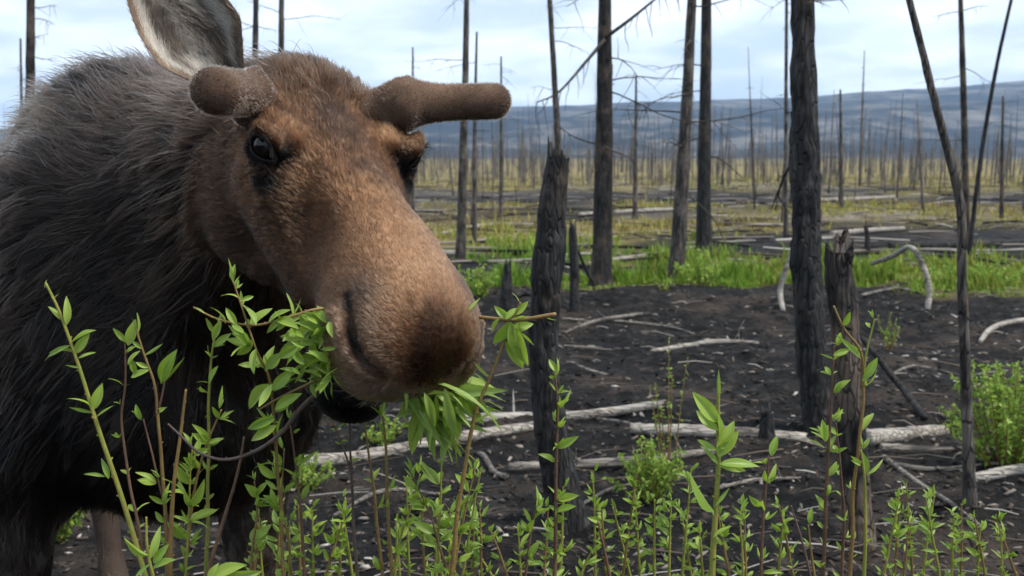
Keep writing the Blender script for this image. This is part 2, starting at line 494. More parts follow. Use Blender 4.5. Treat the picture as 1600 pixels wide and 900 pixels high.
def coat(p):
    """Colour, head weight and leg weight of the coat at world points p (the animal's own markings)."""
    h = to_head(p)
    dh = pdist(p, PR['head']); db = pdist(p, PR['body']); dl = pdist(p, PR['leg'])
    wh = sstep(-0.03, 0.05, np.minimum(db, dl) - dh)
    wh = wh * sstep(-0.24, -0.16, h[:, 0])
    wl = (1 - wh) * sstep(-0.05, 0.05, db - dl) * sstep(1.05, 0.85, p[:, 2])
    f, l, u = h[:, 0], np.abs(h[:, 1]), h[:, 2]
    n1 = vnoise(p, 9, 1)[:, None]; n2 = vnoise(p, 30, 2)[:, None]
    brown = np.array([0.072, 0.033, 0.015]); tan = np.array([0.205, 0.100, 0.047]); dark = np.array([0.022, 0.013, 0.009]); black = np.array([0.006, 0.005, 0.0045]); grey = np.array([0.165, 0.105, 0.070])
    c = np.repeat(brown[None], len(p), 0)
    mix = lambda c, t, w: c * (1 - np.clip(w, 0, 1)[:, None]) + np.asarray(t)[None] * np.clip(w, 0, 1)[:, None]
    # tan bridge of the nose and brows
    c = mix(c, tan, 0.9 * np.clip(bump(h, (0.26, 0.01, 0.05), (0.15, 0.085, 0.085)) + 0.6 * bump(h, (0.39, 0.02, 0.02), (0.12, 0.12, 0.09)), 0, 1))
    c = mix(c, tan, 0.60 * both(h, (0.045, 0.095, 0.055), (0.055, 0.035, 0.03)))
    c = mix(c, (0.13, 0.066, 0.033), 0.55 * both(h, (-0.06, 0.06, 0.06), (0.06, 0.05, 0.05)))
    # dark middle of the forehead, cheek and jaw
    c = mix(c, (0.034, 0.022, 0.016), 0.78 * bump(h, (-0.01, 0.0, 0.065), (0.11, 0.055, 0.06)))
    c = mix(c, (0.050, 0.032, 0.022), 0.55 * sstep(-0.02, -0.10, f))
    c = mix(c, (0.032, 0.020, 0.014), 0.60 * bump(h, (0.125, 0.0, 0.065), (0.035, 0.05, 0.05)))
    c = mix(c, dark, 0.85 * sstep(-0.04, -0.17, u) * sstep(0.33, 0.20, f))
    c = mix(c, (0.040, 0.021, 0.012), 0.60 * both(h, (-0.10, 0.14, -0.10), (0.08, 0.07, 0.10)))
    c = mix(c, (0.045, 0.023, 0.012), 0.5 * sstep(-0.04, -0.13, f) * sstep(0.03, -0.03, u))
    c = mix(c, (0.036, 0.021, 0.013), 0.6 * both(h, (0.14, 0.12, -0.05), (0.10, 0.05, 0.05)))
    # around the eyes
    c = mix(c, black, 1.7 * both(h, (EYE[0] + 0.004, EYE[1], EYE[2] - 0.006), (0.036, 0.05, 0.028)))
    c = mix(c, black, 1.3 * both(h, (EYE[0] + 0.035, EYE[1] - 0.01, EYE[2] - 0.050), (0.034, 0.05, 0.020)))
    c = mix(c, tan, 0.5 * both(h, (EYE[0] + 0.07, EYE[1] - 0.02, EYE[2] + 0.01), (0.014, 0.04, 0.03)))
    # muzzle: grey-brown sides, dark nose patch, greyish lips, black chin
    c = mix(c, grey, 0.8 * both(h, (0.41, 0.10, -0.06), (0.07, 0.05, 0.07)))
    c = mix(c, (0.045, 0.032, 0.025), 0.75 * both(h, (0.375, 0.10, 0.015), (0.035, 0.035, 0.025)))
    st = vnoise(h * np.array([0.6, 3.0, 0.6]), 26, 12)
    c = mix(c, (0.038, 0.020, 0.012), 0.88 * sstep(0.20, 1.10, 1.15 * np.exp(-((f - 0.480) / 0.075) ** 2 - ((h[:, 1] - 0.012) / 0.058) ** 4 - ((u + 0.015) / 0.075) ** 4) + 0.18 * n2[:, 0] + 0.25 * st))
    c = mix(c, grey, 0.75 * sstep(-0.072, -0.100, u) * sstep(0.40, 0.45, f) * sstep(-0.16, -0.13, u))
    sd = slit_dist(h)
    c = mix(c, (0.007, 0.006, 0.005), sstep(0.013, 0.006, sd) * (1 - 0.5 * sstep(0.42, 0.47, f)))
    c = mix(c, black, sstep(-0.165, -0.185, u) * sstep(0.16, 0.24, f))
    n3 = vnoise(h * np.array([0.5, 1.0, 1.0]), 60, 9)[:, None]
    mz = sstep(0.15, 0.32, f)[:, None]
    c = c * np.exp((0.30 * n1 + 0.22 * n2 + 0.25 * n3) * (1 - 0.45 * mz))
    # body
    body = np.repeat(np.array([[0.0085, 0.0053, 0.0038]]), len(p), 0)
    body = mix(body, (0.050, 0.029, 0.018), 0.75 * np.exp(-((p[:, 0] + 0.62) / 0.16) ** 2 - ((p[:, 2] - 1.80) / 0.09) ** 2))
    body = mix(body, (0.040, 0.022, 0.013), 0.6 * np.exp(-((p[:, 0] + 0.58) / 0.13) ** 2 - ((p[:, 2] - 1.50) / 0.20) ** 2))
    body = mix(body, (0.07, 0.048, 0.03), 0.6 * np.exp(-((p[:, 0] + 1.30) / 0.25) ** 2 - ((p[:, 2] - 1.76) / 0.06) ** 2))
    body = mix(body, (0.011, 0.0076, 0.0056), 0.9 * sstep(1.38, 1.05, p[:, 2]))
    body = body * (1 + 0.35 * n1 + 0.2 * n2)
    legc = np.repeat(np.array([[0.022, 0.0155, 0.0115]]), len(p), 0)
    hind = sstep(0.7, 1.0, (p - CH) @ BD)
    legc = mix(legc, (0.085, 0.058, 0.042), 0.9 * hind)
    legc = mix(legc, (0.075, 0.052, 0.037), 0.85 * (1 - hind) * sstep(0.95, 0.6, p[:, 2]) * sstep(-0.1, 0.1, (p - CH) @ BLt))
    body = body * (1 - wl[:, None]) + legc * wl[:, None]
    # shade-free blend of head and neck coat
    c = c * wh[:, None] + body * (1 - wh[:, None])
    return np.clip(c, 0.002, 1), wh, wl, h

moose = empty('moose', (float(CH[0]), float(CH[1]), 0.0))
tag(moose, 'dark brown moose with velvet antler stubs, chewing a mouthful of green willow', 'moose')
body_me = mesh_np('body', mv, mq)
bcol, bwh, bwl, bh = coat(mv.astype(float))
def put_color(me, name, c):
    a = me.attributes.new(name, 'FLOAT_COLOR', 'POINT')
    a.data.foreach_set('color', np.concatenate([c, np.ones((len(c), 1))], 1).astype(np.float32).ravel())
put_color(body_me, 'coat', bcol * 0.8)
m_skin, nt, b, o = nodes_of('moose_hide')
at = N(nt, 'ShaderNodeAttribute', attribute_name='coat')
nz = N(nt, 'ShaderNodeTexNoise', i_Scale=260.0, i_Detail=3.0)
nt.links.new(mixc(nt, 0.35, at.outputs['Color'], mixc(nt, 1.0, at.outputs['Color'], nz.outputs['Color'], 'MULTIPLY')), b.inputs['Base Color'])
bp = N(nt, 'ShaderNodeBump', i_Strength=0.35, i_Distance=0.004)
nt.links.new(nz.outputs['Fac'], bp.inputs['Height']); nt.links.new(bp.outputs[0], b.inputs['Normal'])
b.inputs['Roughness'].default_value = 0.75
b.inputs['Specular IOR Level'].default_value = 0.15
body_ob = obj('body', body_me, m_skin, moose)

# eyes
m_eye, nt, b, o = nodes_of('moose_eye')
b.inputs['Base Color'].default_value = (0.006, 0.004, 0.003, 1); b.inputs['Roughness'].default_value = 0.06; b.inputs['Specular IOR Level'].default_value = 0.32
m_lid, nt, b, o = nodes_of('moose_eyelid')
b.inputs['Base Color'].default_value = (0.008, 0.006, 0.006, 1); b.inputs['Roughness'].default_value = 0.6; b.inputs['Specular IOR Level'].default_value = 0.2
m_lash, nt, b, o = nodes_of('moose_lash')
b.inputs['Base Color'].default_value = (0.006, 0.005, 0.005, 1); b.inputs['Roughness'].default_value = 0.5
rng = np.random.default_rng(11)
for s in (-1, 1):
    c, out, a1, a2 = eye_frame(s)
    ER = 0.0245
    th = np.linspace(0, np.pi, 25)[:, None]; ph = np.linspace(0, 2 * np.pi, 36, endpoint=False)[None, :]
    v = np.stack([np.sin(th) * np.cos(ph), np.sin(th) * np.sin(ph), np.cos(th) * np.ones_like(ph)], -1).reshape(-1, 3) * ER
    i = np.arange(24)[:, None] * 36; j = np.arange(36)[None]; jn = (j + 1) % 36
    q = np.stack([i + j, i + 36 + j, i + 36 + jn, i + jn], -1).reshape(-1, 4)
    e_ob = obj('eye', mesh_np('eye', v + c, q), m_eye, moose)
    # lids: a soft rim round the opening, pointed at the tear duct
    t = np.linspace(0, 2 * np.pi, 41)
    rx = 0.0228 + 0.007 * np.maximum(np.cos(t), 0) ** 6; ry = 0.0185
    e2 = (np.cos(t) * rx) ** 2 + (np.sin(t) * ry) ** 2
    rim = c + np.cos(t)[:, None] * a1 * rx[:, None] + np.sin(t)[:, None] * a2 * ry - a2 * (0.004 * np.maximum(np.cos(t), 0) ** 6)[:, None] + out * np.sqrt(np.maximum(ER ** 2 - 0.62 * e2, 1e-5))[:, None]
    mb = MB(); mb.tube(rim, 0.0030, 8, cap=False)
    up_ = rim[2:19]
    mb.tube(up_ + a2 * 0.002 + out * 0.0015, np.concatenate([np.linspace(0.002, 0.0048, 8), np.linspace(0.0048, 0.002, 9)]), 10)
    mb.build('eyelid', m_lid, moose)
    # lashes along the upper lid
    mb = MB()
    for k in range(60):
        t_ = rng.uniform(0.12, 0.95) * np.pi
        base = c + math.cos(t_) * a1 * 0.0228 + math.sin(t_) * a2 * 0.019 + out * 0.0175
        dr = unit(out * 0.8 + a2 * rng.uniform(0.15, 0.55) - a1 * 0.25 + a1 * math.cos(t_) * 0.6 + rng.normal(size=3) * 0.12)
        L = rng.uniform(0.014, 0.028)
        pts = [base + dr * L * x + (np.array([0, 0, -1.0]) * 0.012 * x * x + a2 * 0.002 * x) for x in np.linspace(0, 1, 5)]
        mb.tube(pts, np.linspace(0.0005, 0.0001, 5), 3, cap=False)
    mb.build('eyelash', m_lash, moose)

# antlers in velvet
m_velvet, nt, b, o = nodes_of('velvet')
tc = N(nt, 'ShaderNodeTexCoord'); nz = N(nt, 'ShaderNodeTexNoise', i_Scale=18.0, i_Detail=6.0); nz2 = N(nt, 'ShaderNodeTexNoise', i_Scale=420.0, i_Detail=2.0)
nt.links.new(tc.outputs['Object'], nz.inputs['Vector']); nt.links.new(tc.outputs['Object'], nz2.inputs['Vector'])
rp = ramp(nt, [(0.3, (0.055, 0.034, 0.023)), (0.7, (0.13, 0.082, 0.056))])
nt.links.new(nz.outputs['Fac'], rp.inputs[0])
nt.links.new(mixc(nt, 0.5, rp.outputs[0], nz2.outputs['Color'], 'OVERLAY'), b.inputs['Base Color'])
b.inputs['Roughness'].default_value = 0.8
b.inputs['Specular IOR Level'].default_value = 0.1
bp = N(nt, 'ShaderNodeBump', i_Strength=0.5, i_Distance=0.003)
nt.links.new(nz2.outputs['Fac'], bp.inputs['Height']); nt.links.new(bp.outputs[0], b.inputs['Normal'])
def antler(base, tip, root, rb, rt, seed, s):
    base, tip, root = H(*base), H(*tip), H(*root)
    ax = unit(tip - base)
    L = np.linalg.norm(tip - base)
    ts = np.concatenate([np.linspace(-0.28, 0.0, 6), np.linspace(0.05, 1.0, 16)])
    pts, rad = [], []
    for t in ts:
        p = base + ax * L * t
        if t < 0:
            p = base + (root - base) * (-t / 0.28)
        r = rb + (rt - rb) * sstep(0.0, 0.45, t)
        r *= 1 + 0.16 * math.exp(-((t - 0.0) / 0.09) ** 2)
        if t < -0.02: r *= 0.92 + 0.5 * (-t / 0.28)
        pts.append(p); rad.append(r)
    for a in np.linspace(0.15, 1.0, 9):
        pts.append(tip + ax * rt * 0.95 * math.sin(a * math.pi / 2)); rad.append(max(rt * math.cos(a * math.pi / 2), 0.0008))
    pts = np.array(pts); rad = np.array(rad)
    mb = MB(); mb.tube(pts, rad, 32, cap=True)
    v = np.concatenate(mb.v)
    cen = pts[np.minimum(np.arange(len(v)) // 32, len(pts) - 1)]
    d = v - cen
    nzv = vnoise(v, 24, seed)[:, None] * 0.14 + vnoise(v, 60, seed + 3)[:, None] * 0.07
    burr = np.exp(-((((v - base) @ ax) / L - 0.02) / 0.10) ** 2)[:, None]
    v2 = v + d * nzv * (0.18 + 1.9 * burr)
    me = mesh_np('antler', v2, [np.concatenate(mb.q), np.concatenate(mb.t)])
    ob_ = obj('antler', me, m_velvet, moose)
    # pale scar above the burr
    return ob_, me, base, ax * L
ANT_R = antler((-0.072, -0.148, 0.055), (0.048, -0.251, 0.128), (-0.10, -0.09, 0.005), 0.038, 0.0365, 4, -1)
ANT_L = antler((-0.045, 0.140, 0.085), (0.004, 0.290, 0.138), (-0.075, 0.098, 0.012), 0.042, 0.0330, 7, 1)

# ears: a cupped leaf with an inside and an outside
m_ear, nt, b, o = nodes_of('ear_hide')
at = N(nt, 'ShaderNodeAttribute', attribute_name='coat')
nt.links.new(at.outputs['Color'], b.inputs['Base Color']); b.inputs['Roughness'].default_value = 0.85
def ear_pt(s, t, frame, L, W, cup, off):
    base, ax, wd, face = frame
    w = W * (np.sin(np.pi * np.clip(0.16 + 0.84 * s, 0, 1) ** 0.9) ** 0.72) * (1 - 0.05 * s)
    w = w * np.where(s < 0.25, 0.62 + 1.52 * s, 1.0)
    ang = t * (1.45 - 0.75 * s)
    x = np.sin(ang) / (np.sin(1.45 - 0.75 * s)) * w
    z = (1 - np.cos(ang)) * w * cup
    p = base + np.outer(s * L, ax) + np.outer(x, wd) + np.outer(z - off * (1 - t ** 2), face)
    p = p + np.outer(0.06 * L * np.sin(np.pi * s), face) * -0.6
    return p
def ear(base, ax, face, L, W, seed):
    ax = unit(ax); wd = unit(np.cross(ax, face)); face = np.cross(wd, ax)
    if face @ np.array([0, -1.0, 0]) < -2: face = -face
    fr = (np.asarray(base, float), ax, wd, face)
    ns, ntt = 34, 25
    S, T = np.meshgrid(np.linspace(0, 0.995, ns), np.linspace(-1, 1, ntt), indexing='ij')
    inn = ear_pt(S.ravel(), T.ravel(), fr, L, W, 0.75, 0.0)
    outr = ear_pt(S.ravel(), T.ravel() , fr, L, W, 0.75, 0.010)
    i = np.arange(ns - 1)[:, None] * ntt; j = np.arange(ntt - 1)[None]
    q = np.stack([i + j, i + j + 1, i + ntt + j + 1, i + ntt + j], -1).reshape(-1, 4)
    n = ns * ntt
    qs = [q, (q + n)[:, ::-1]]
    for t0 in (0, ntt - 1):
        a = np.arange(ns - 1) * ntt + t0
        st = np.stack([a, a + ntt, a + ntt + n, a + n], -1)
        qs.append(st if t0 == 0 else st[:, ::-1])
    v = np.concatenate([inn, outr])
    s_, t_ = np.tile(S.ravel(), 2), np.tile(T.ravel(), 2)
    inside = np.concatenate([np.ones(n), np.zeros(n)])
    streak = vnoise(np.stack([t_ * 3.0, s_ * 1.6, s_ * 0], 1), 1.8, seed)
    pale = np.array([0.36, 0.29, 0.22]); mid = np.array([0.075, 0.055, 0.045]); rimc = np.array([0.10, 0.066, 0.045]); blk = np.array([0.03, 0.024, 0.021])
    w = 0.04 + 0.72 * sstep(-0.25, 0.6, streak + 0.25 * (np.abs(t_) > 0.55) - 0.2 * (np.abs(t_ - 0.15) < 0.25))
    c = blk[None] * (1 - w[:, None]) + pale[None] * w[:, None]
    rimw = sstep(0.80, 0.93, np.abs(t_))
    c = c * (1 - rimw[:, None]) + rimc[None] * rimw[:, None]
    c = c * inside[:, None] + (1 - inside[:, None]) * np.array([[0.055, 0.036, 0.027]])
    me = mesh_np('ear', v, np.concatenate(qs))
    put_color(me, 'coat', c * 0.8)
    ob_ = obj('ear', me, m_ear, moose)
    return ob_, fr, L, W, seed
E_R = np.array(P(356, 126, 1.87))
E_T = np.array(P(196, -92, 1.85))
EAR_R = ear(E_R, E_T - E_R, unit([0.28, -1.0, 0.10]), float(np.linalg.norm(E_T - E_R)), 0.086, 3)
E_L = H(-0.13, 0.10, 0.015)
EAR_L = ear(E_L, unit(-HF * 0.75 + HL * 0.50 - HU * 0.60), unit([0.6, -0.3, 0.2]), 0.24, 0.065, 5)
# ------------------------------------------------------------------ coat hair (curves)
from mathutils import kdtree
def fur_mat(name, rough, radial, ior):
    m = bpy.data.materials.new(name); m.use_nodes = True
    nt = m.node_tree; nt.nodes.clear()
    out_ = nt.nodes.new('ShaderNodeOutputMaterial'); hb = nt.nodes.new('ShaderNodeBsdfHairPrincipled')
    hb.model = 'CHIANG'; hb.parametrization = 'COLOR'
    at = N(nt, 'ShaderNodeAttribute', attribute_name='hair_col')
    nt.links.new(at.outputs['Color'], hb.inputs['Color'])
    hb.inputs['Roughness'].default_value = rough; hb.inputs['Radial Roughness'].default_value = radial; hb.inputs['Coat'].default_value = 0.0
    hb.inputs['IOR'].default_value = ior
    nt.links.new(hb.outputs[0], out_.inputs['Surface'])
    return m
m_fur = fur_mat('face_fur', 0.36, 0.6, 1.22)
m_coat = fur_mat('body_fur', 0.19, 0.35, 1.36)

def make_hair(name, pts, rad, col, parent, mat=None):
    """pts (n, k, 3), rad (n, k), col (n, 3)"""
    n, k, _ = pts.shape
    hc = bpy.data.hair_curves.new(name)
    hc.add_curves([k] * n)
    hc.attributes['position'].data.foreach_set('vector', pts.astype(np.float32).ravel())
    ra = hc.attributes.get('radius') or hc.attributes.new('radius', 'FLOAT', 'POINT')
    ra.data.foreach_set('value', rad.astype(np.float32).ravel())
    ca = hc.attributes.new('hair_col', 'FLOAT_COLOR', 'CURVE')
    ca.data.foreach_set('color', np.concatenate([col, np.ones((n, 1))], 1).astype(np.float32).ravel())
    hc.materials.append(mat or m_fur)
    o = bpy.data.objects.new(name, hc); COL.objects.link(o)
    o.parent = parent; o.matrix_parent_inverse = parent_inv(parent)
    return o
def tri_sample(v, q, n, rng, dens):
    t = np.concatenate([q[:, [0, 1, 2]], q[:, [0, 2, 3]]])
    a, b, c = v[t[:, 0]], v[t[:, 1]], v[t[:, 2]]
    nn = np.cross(b - a, c - a); ar = np.linalg.norm(nn, axis=1) * 0.5
    w = ar * dens[t].mean(1)
    i = rng.choice(len(t), n, p=w / w.sum())
    r1 = np.sqrt(rng.random(n))[:, None]; r2 = rng.random(n)[:, None]
    p = a[i] * (1 - r1) + b[i] * r1 * (1 - r2) + c[i] * r1 * r2
    return p, t[i]
def vnormals(v, q):
    t = np.concatenate([q[:, [0, 1, 2]], q[:, [0, 2, 3]]])
    nn = np.cross(v[t[:, 1]] - v[t[:, 0]], v[t[:, 2]] - v[t[:, 0]])
    r = np.zeros_like(v)
    for k in range(3):
        for a in range(3):
            r[:, a] += np.bincount(t[:, k], weights=nn[:, a], minlength=len(v))
    return r / (np.linalg.norm(r, axis=1, keepdims=True) + 1e-12)
def norm(v):
    return v / (np.linalg.norm(v, axis=1, keepdims=True) + 1e-9)

mvd = mv.astype(float)
mn = vnormals(mvd, mq)
CAMP = np.array([0, 0, CAM_H])
facing = (norm(CAMP - mvd) * mn).sum(1)
vis = 0.10 + 0.90 * sstep(-0.45, -0.10, facing)
dist_eye = np.minimum(*[np.linalg.norm(mvd - (eye_frame(s_)[0] + eye_frame(s_)[1] * 0.010), axis=1) for s_ in (1, -1)])
bald = sstep(0.022, 0.029, dist_eye) * sstep(0.005, 0.010, slit_dist(bh))
rear = sstep(1.3, 0.6, (mvd - CH) @ BD)
rng = np.random.default_rng(5)

def flow_field(p, h, wh, wl):
    """Lie of the coat: backwards over the face, down and back over the neck and body, down the legs."""
    n = len(p)
    fh = np.repeat(-HF[None], n, 0)
    side = np.clip(np.abs(h[:, 1]) / 0.10, 0, 1)[:, None]
    fh = fh + side * (-0.55 * HU[None]) * (h[:, 2] < 0.03)[:, None]
    fh = fh + np.sign(h[:, 1])[:, None] * 0.25 * HL[None] * sstep(0.0, -0.12, h[:, 0])[:, None]
    tow = norm(p - H(-0.05, -0.02, 0.02))                      # radiating away from the head
    fb = 0.75 * BD[None] + 0.55 * tow
    fb = fb + np.array([0, 0, -1.0])[None] * (0.25 + 0.75 * sstep(1.75, 1.15, p[:, 2]))[:, None]
    top = sstep(1.68, 1.84, p[:, 2])[:, None]
    fb = fb + top * np.array([-0.30, 0.1, 0.55])[None]
    fl = np.repeat(np.array([[-0.05, 0.0, -1.0]]), n, 0)
    f = fh * wh[:, None] + norm(fb) * (1 - wh - wl)[:, None] + fl * wl[:, None]
    sw = np.stack([vnoise(p, 4.0, 21), vnoise(p, 4.0, 22), vnoise(p, 4.0, 23)], 1)
    sw2 = np.stack([vnoise(p, 16, 31), vnoise(p, 16, 32), vnoise(p, 16, 33)], 1)
    return norm(f) + 0.22 * sw + 0.16 * sw2

def coat_hair(name, count, dens, lens, radius, lift, clump, k, seed, spread, tipgrey=0.0, colk=1.0, cv=(0.22, 0.16), clen=55, mat=None):
    rng = np.random.default_rng(seed)
    p, ti = tri_sample(mvd, mq, count, rng, dens)
    nr = norm(mn[ti].mean(1))
    col, wh, wl, h = coat(p)
    L = lens(p, h, wh, wl) * rng.uniform(0.65, 1.2, count)
    fl = flow_field(p, h, wh, wl)
    fl = norm(fl - (fl * nr).sum(1)[:, None] * nr)
    fl = norm(fl + rng.normal(size=(count, 3)) * spread)
    lf = lift(p, h, wh, wl) if callable(lift) else np.full(count, lift)
    lf = np.clip(lf + rng.normal(size=count) * 0.08, 0.05, 1.2)[:, None]
    d0 = norm(fl + nr * (lf * 1.5)); d1 = norm(fl + nr * lf * 0.25)
    ts = np.linspace(0, 1, k)
    pts = np.empty((count, k, 3))
    for i, t in enumerate(ts):
        pts[:, i] = p + L[:, None] * (d0 * t + (d1 - d0) * (t * t * 0.55)) + np.array([0, 0, -1.0])[None] * (L[:, None] * 0.10 * t * t)
    if clump > 0:
        nc = max(50, count // clen)
        ci = rng.choice(count, nc, replace=False)
        kd = kdtree.KDTree(nc)
        for a, b_ in enumerate(ci): kd.insert(p[b_], a)
        kd.balance()
        own = np.array([kd.find(x)[1] for x in p])
        guide = pts[ci][own]
        w = clump * rng.uniform(0.5, 1.0, count)
        for i, t in enumerate(ts):
            wt = (w * t ** 1.3)[:, None]
            off = (p - p[ci][own]) * 0.25
            pts[:, i] = pts[:, i] * (1 - wt) + (guide[:, i] + off) * wt
        cvar = rng.normal(size=nc)[own]
    else:
        cvar = np.zeros(count)
    calm = 1 - 0.35 * wh * sstep(0.12, 0.28, h[:, 0])
    br = np.exp((cv[0] * rng.normal(size=count) + cv[1] * cvar) * calm) * colk
    col = col * br[:, None]
    if tipgrey:
        g = rng.random(count) < tipgrey
        col[g] = col[g] * 2.2 + np.array([0.03, 0.024, 0.020])
    prof = np.array([1.0 - 0.85 * t ** 2.2 for t in ts])
    rad = radius * rng.uniform(0.75, 1.25, count)[:, None] * prof[None]
    make_hair(name, pts, rad, np.clip(col, 0.0015, 0.9), body_ob, mat)

def len_head(p, h, wh, wl):
    L = 0.0155 + 0.010 * sstep(0.05, -0.12, h[:, 0]) + 0.010 * sstep(-0.08, -0.2, h[:, 2]) * sstep(0.2, 0.05, h[:, 0])
    L = L - 0.0075 * sstep(0.10, 0.30, h[:, 0])
    L = L + 0.010 * sstep(-0.10, -0.17, h[:, 0]) * sstep(-0.02, 0.04, h[:, 2])
    return L * np.clip(sstep(0.018, 0.05, np.minimum(np.linalg.norm(h - np.array(EYE), axis=1), np.linalg.norm(h - np.array([EYE[0], -EYE[1], EYE[2]]), axis=1))), 0.3, 1)
def lift_head(p, h, wh, wl):
    return 0.20 + 0.25 * sstep(-0.05, -0.15, h[:, 0]) - 0.08 * sstep(0.2, 0.35, h[:, 0]) + 0.25 * sstep(-0.08, -0.2, h[:, 2])
def len_body(p, h, wh, wl):
    L = 0.060 + 0.030 * sstep(1.66, 1.82, p[:, 2]) + 0.012 * vnoise(p, 5, 41)
    L = L * (1 - wl) + wl * (0.020 + 0.025 * sstep(0.8, 1.0, p[:, 2]))
    return L * (1 - wh) + 0.022 * wh
def lift_body(p, h, wh, wl):
    return 0.08 + 0.26 * sstep(1.68, 1.84, p[:, 2])
_c, WHV, WLV, HV = bcol, bwh, bwl, bh
coat_hair('fur', int(210000 * FUR), WHV * vis * bald * (HV[:, 2] > -0.3) * (1 + 0.5 * sstep(0.25, 0.4, HV[:, 0])), len_head, 0.00046, lift_head, 0.50, 4, 7, 0.15, colk=1.0, cv=(0.30, 0.28), clen=24)
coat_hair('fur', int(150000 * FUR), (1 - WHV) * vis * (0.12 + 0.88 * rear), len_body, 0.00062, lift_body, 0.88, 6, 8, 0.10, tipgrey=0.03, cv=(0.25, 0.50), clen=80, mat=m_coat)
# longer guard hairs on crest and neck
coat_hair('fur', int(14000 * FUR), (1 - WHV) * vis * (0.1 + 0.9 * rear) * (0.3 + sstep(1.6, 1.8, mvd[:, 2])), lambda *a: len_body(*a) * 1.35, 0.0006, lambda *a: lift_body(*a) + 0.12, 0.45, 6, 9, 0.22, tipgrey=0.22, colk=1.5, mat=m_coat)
# crest of brown hair between the ears
crest = np.exp(-((HV[:, 0] + 0.17) / 0.06) ** 2) * sstep(-0.06, 0.0, HV[:, 2]) * (np.abs(HV[:, 1]) < 0.14)
coat_hair('fur', int(9000 * FUR), crest * vis + 1e-9, lambda p, h, wh, wl: np.full(len(p), 0.042), 0.0005, 0.75, 0.5, 5, 10, 0.30, tipgrey=0.15, colk=0.7)

# sparse whiskers round the lips and chin
lips = (sstep(-0.06, -0.11, HV[:, 2]) * sstep(0.30, 0.40, HV[:, 0]) + 0.5 * sstep(-0.2, -0.24, HV[:, 2]) * sstep(0.2, 0.3, HV[:, 0])) * WHV
coat_hair('whisker', 260, lips + 1e-9, lambda p, h, wh, wl: np.full(len(p), 0.026), 0.00035, 0.85, 0.0, 5, 12, 0.35, tipgrey=0.4, colk=0.8)

# velvet on the antlers
def skin_hair(name, me, count, L, radius, colf, parent, seed, lay, dens=None):
    rng = np.random.default_rng(seed)
    nv = len(me.vertices); v = np.empty(nv * 3, np.float32); me.vertices.foreach_get('co', v); v = v.reshape(-1, 3).astype(float)
    me.calc_loop_triangles()
    t = np.empty(len(me.loop_triangles) * 3, np.int32); me.loop_triangles.foreach_get('vertices', t); t = t.reshape(-1, 3)
    a, b_, c = v[t[:, 0]], v[t[:, 1]], v[t[:, 2]]
    nn = np.cross(b_ - a, c - a); ar = np.linalg.norm(nn, axis=1)
    i = rng.choice(len(t), count, p=ar / ar.sum())
    r1 = np.sqrt(rng.random(count))[:, None]; r2 = rng.random(count)[:, None]
    p = a[i] * (1 - r1) + b_[i] * r1 * (1 - r2) + c[i] * r1 * r2
    if (a * nn).sum() - (v.mean(0) * nn).sum() < 0: nn = -nn          # outward
    nr = norm(nn[i])
    d = norm(nr + lay[None] * 0.8 + rng.normal(size=(count, 3)) * 0.45)
    LL = L * rng.uniform(0.6, 1.3, count)[:, None]
    pts = np.stack([p, p + d * LL * 0.5, p + d * LL + lay[None] * LL * 0.2], 1)
    col = colf(p) * np.exp(0.3 * rng.normal(size=count))[:, None]
    rad = radius * np.array([1, 0.75, 0.2])[None] * rng.uniform(0.8, 1.2, count)[:, None]
    make_hair(name, pts, rad, np.clip(col, 0.002, 0.9), parent)
def velv(p, an):
    t = ((p - an[2]) @ an[3]) / (an[3] @ an[3])
    scar = np.exp(-((t - 0.08) / 0.10) ** 2)[:, None] * sstep(0.1, 0.6, vnoise(p, 45, 14))[:, None]
    tip = sstep(0.85, 1.1, t)[:, None]
    n = vnoise(p, 22, 3)[:, None] * 0.5 + 0.5
    n = np.clip(n + 0.35 * vnoise(p, 90, 8)[:, None], 0, 1)
    c = np.array([[0.045, 0.028, 0.019]]) * (1 - n) + np.array([[0.18, 0.115, 0.077]]) * n
    return c * (1 - 0.35 * tip) * (1 - scar) + scar * np.array([[0.34, 0.28, 0.23]])
skin_hair('velvet_fur', ANT_R[1], int(11000 * FUR), 0.0040, 0.00032, lambda p: velv(p, ANT_R), ANT_R[0], 1, np.zeros(3))
skin_hair('velvet_fur', ANT_L[1], int(14000 * FUR), 0.0040, 0.00032, lambda p: velv(p, ANT_L), ANT_L[0], 2, np.zeros(3))

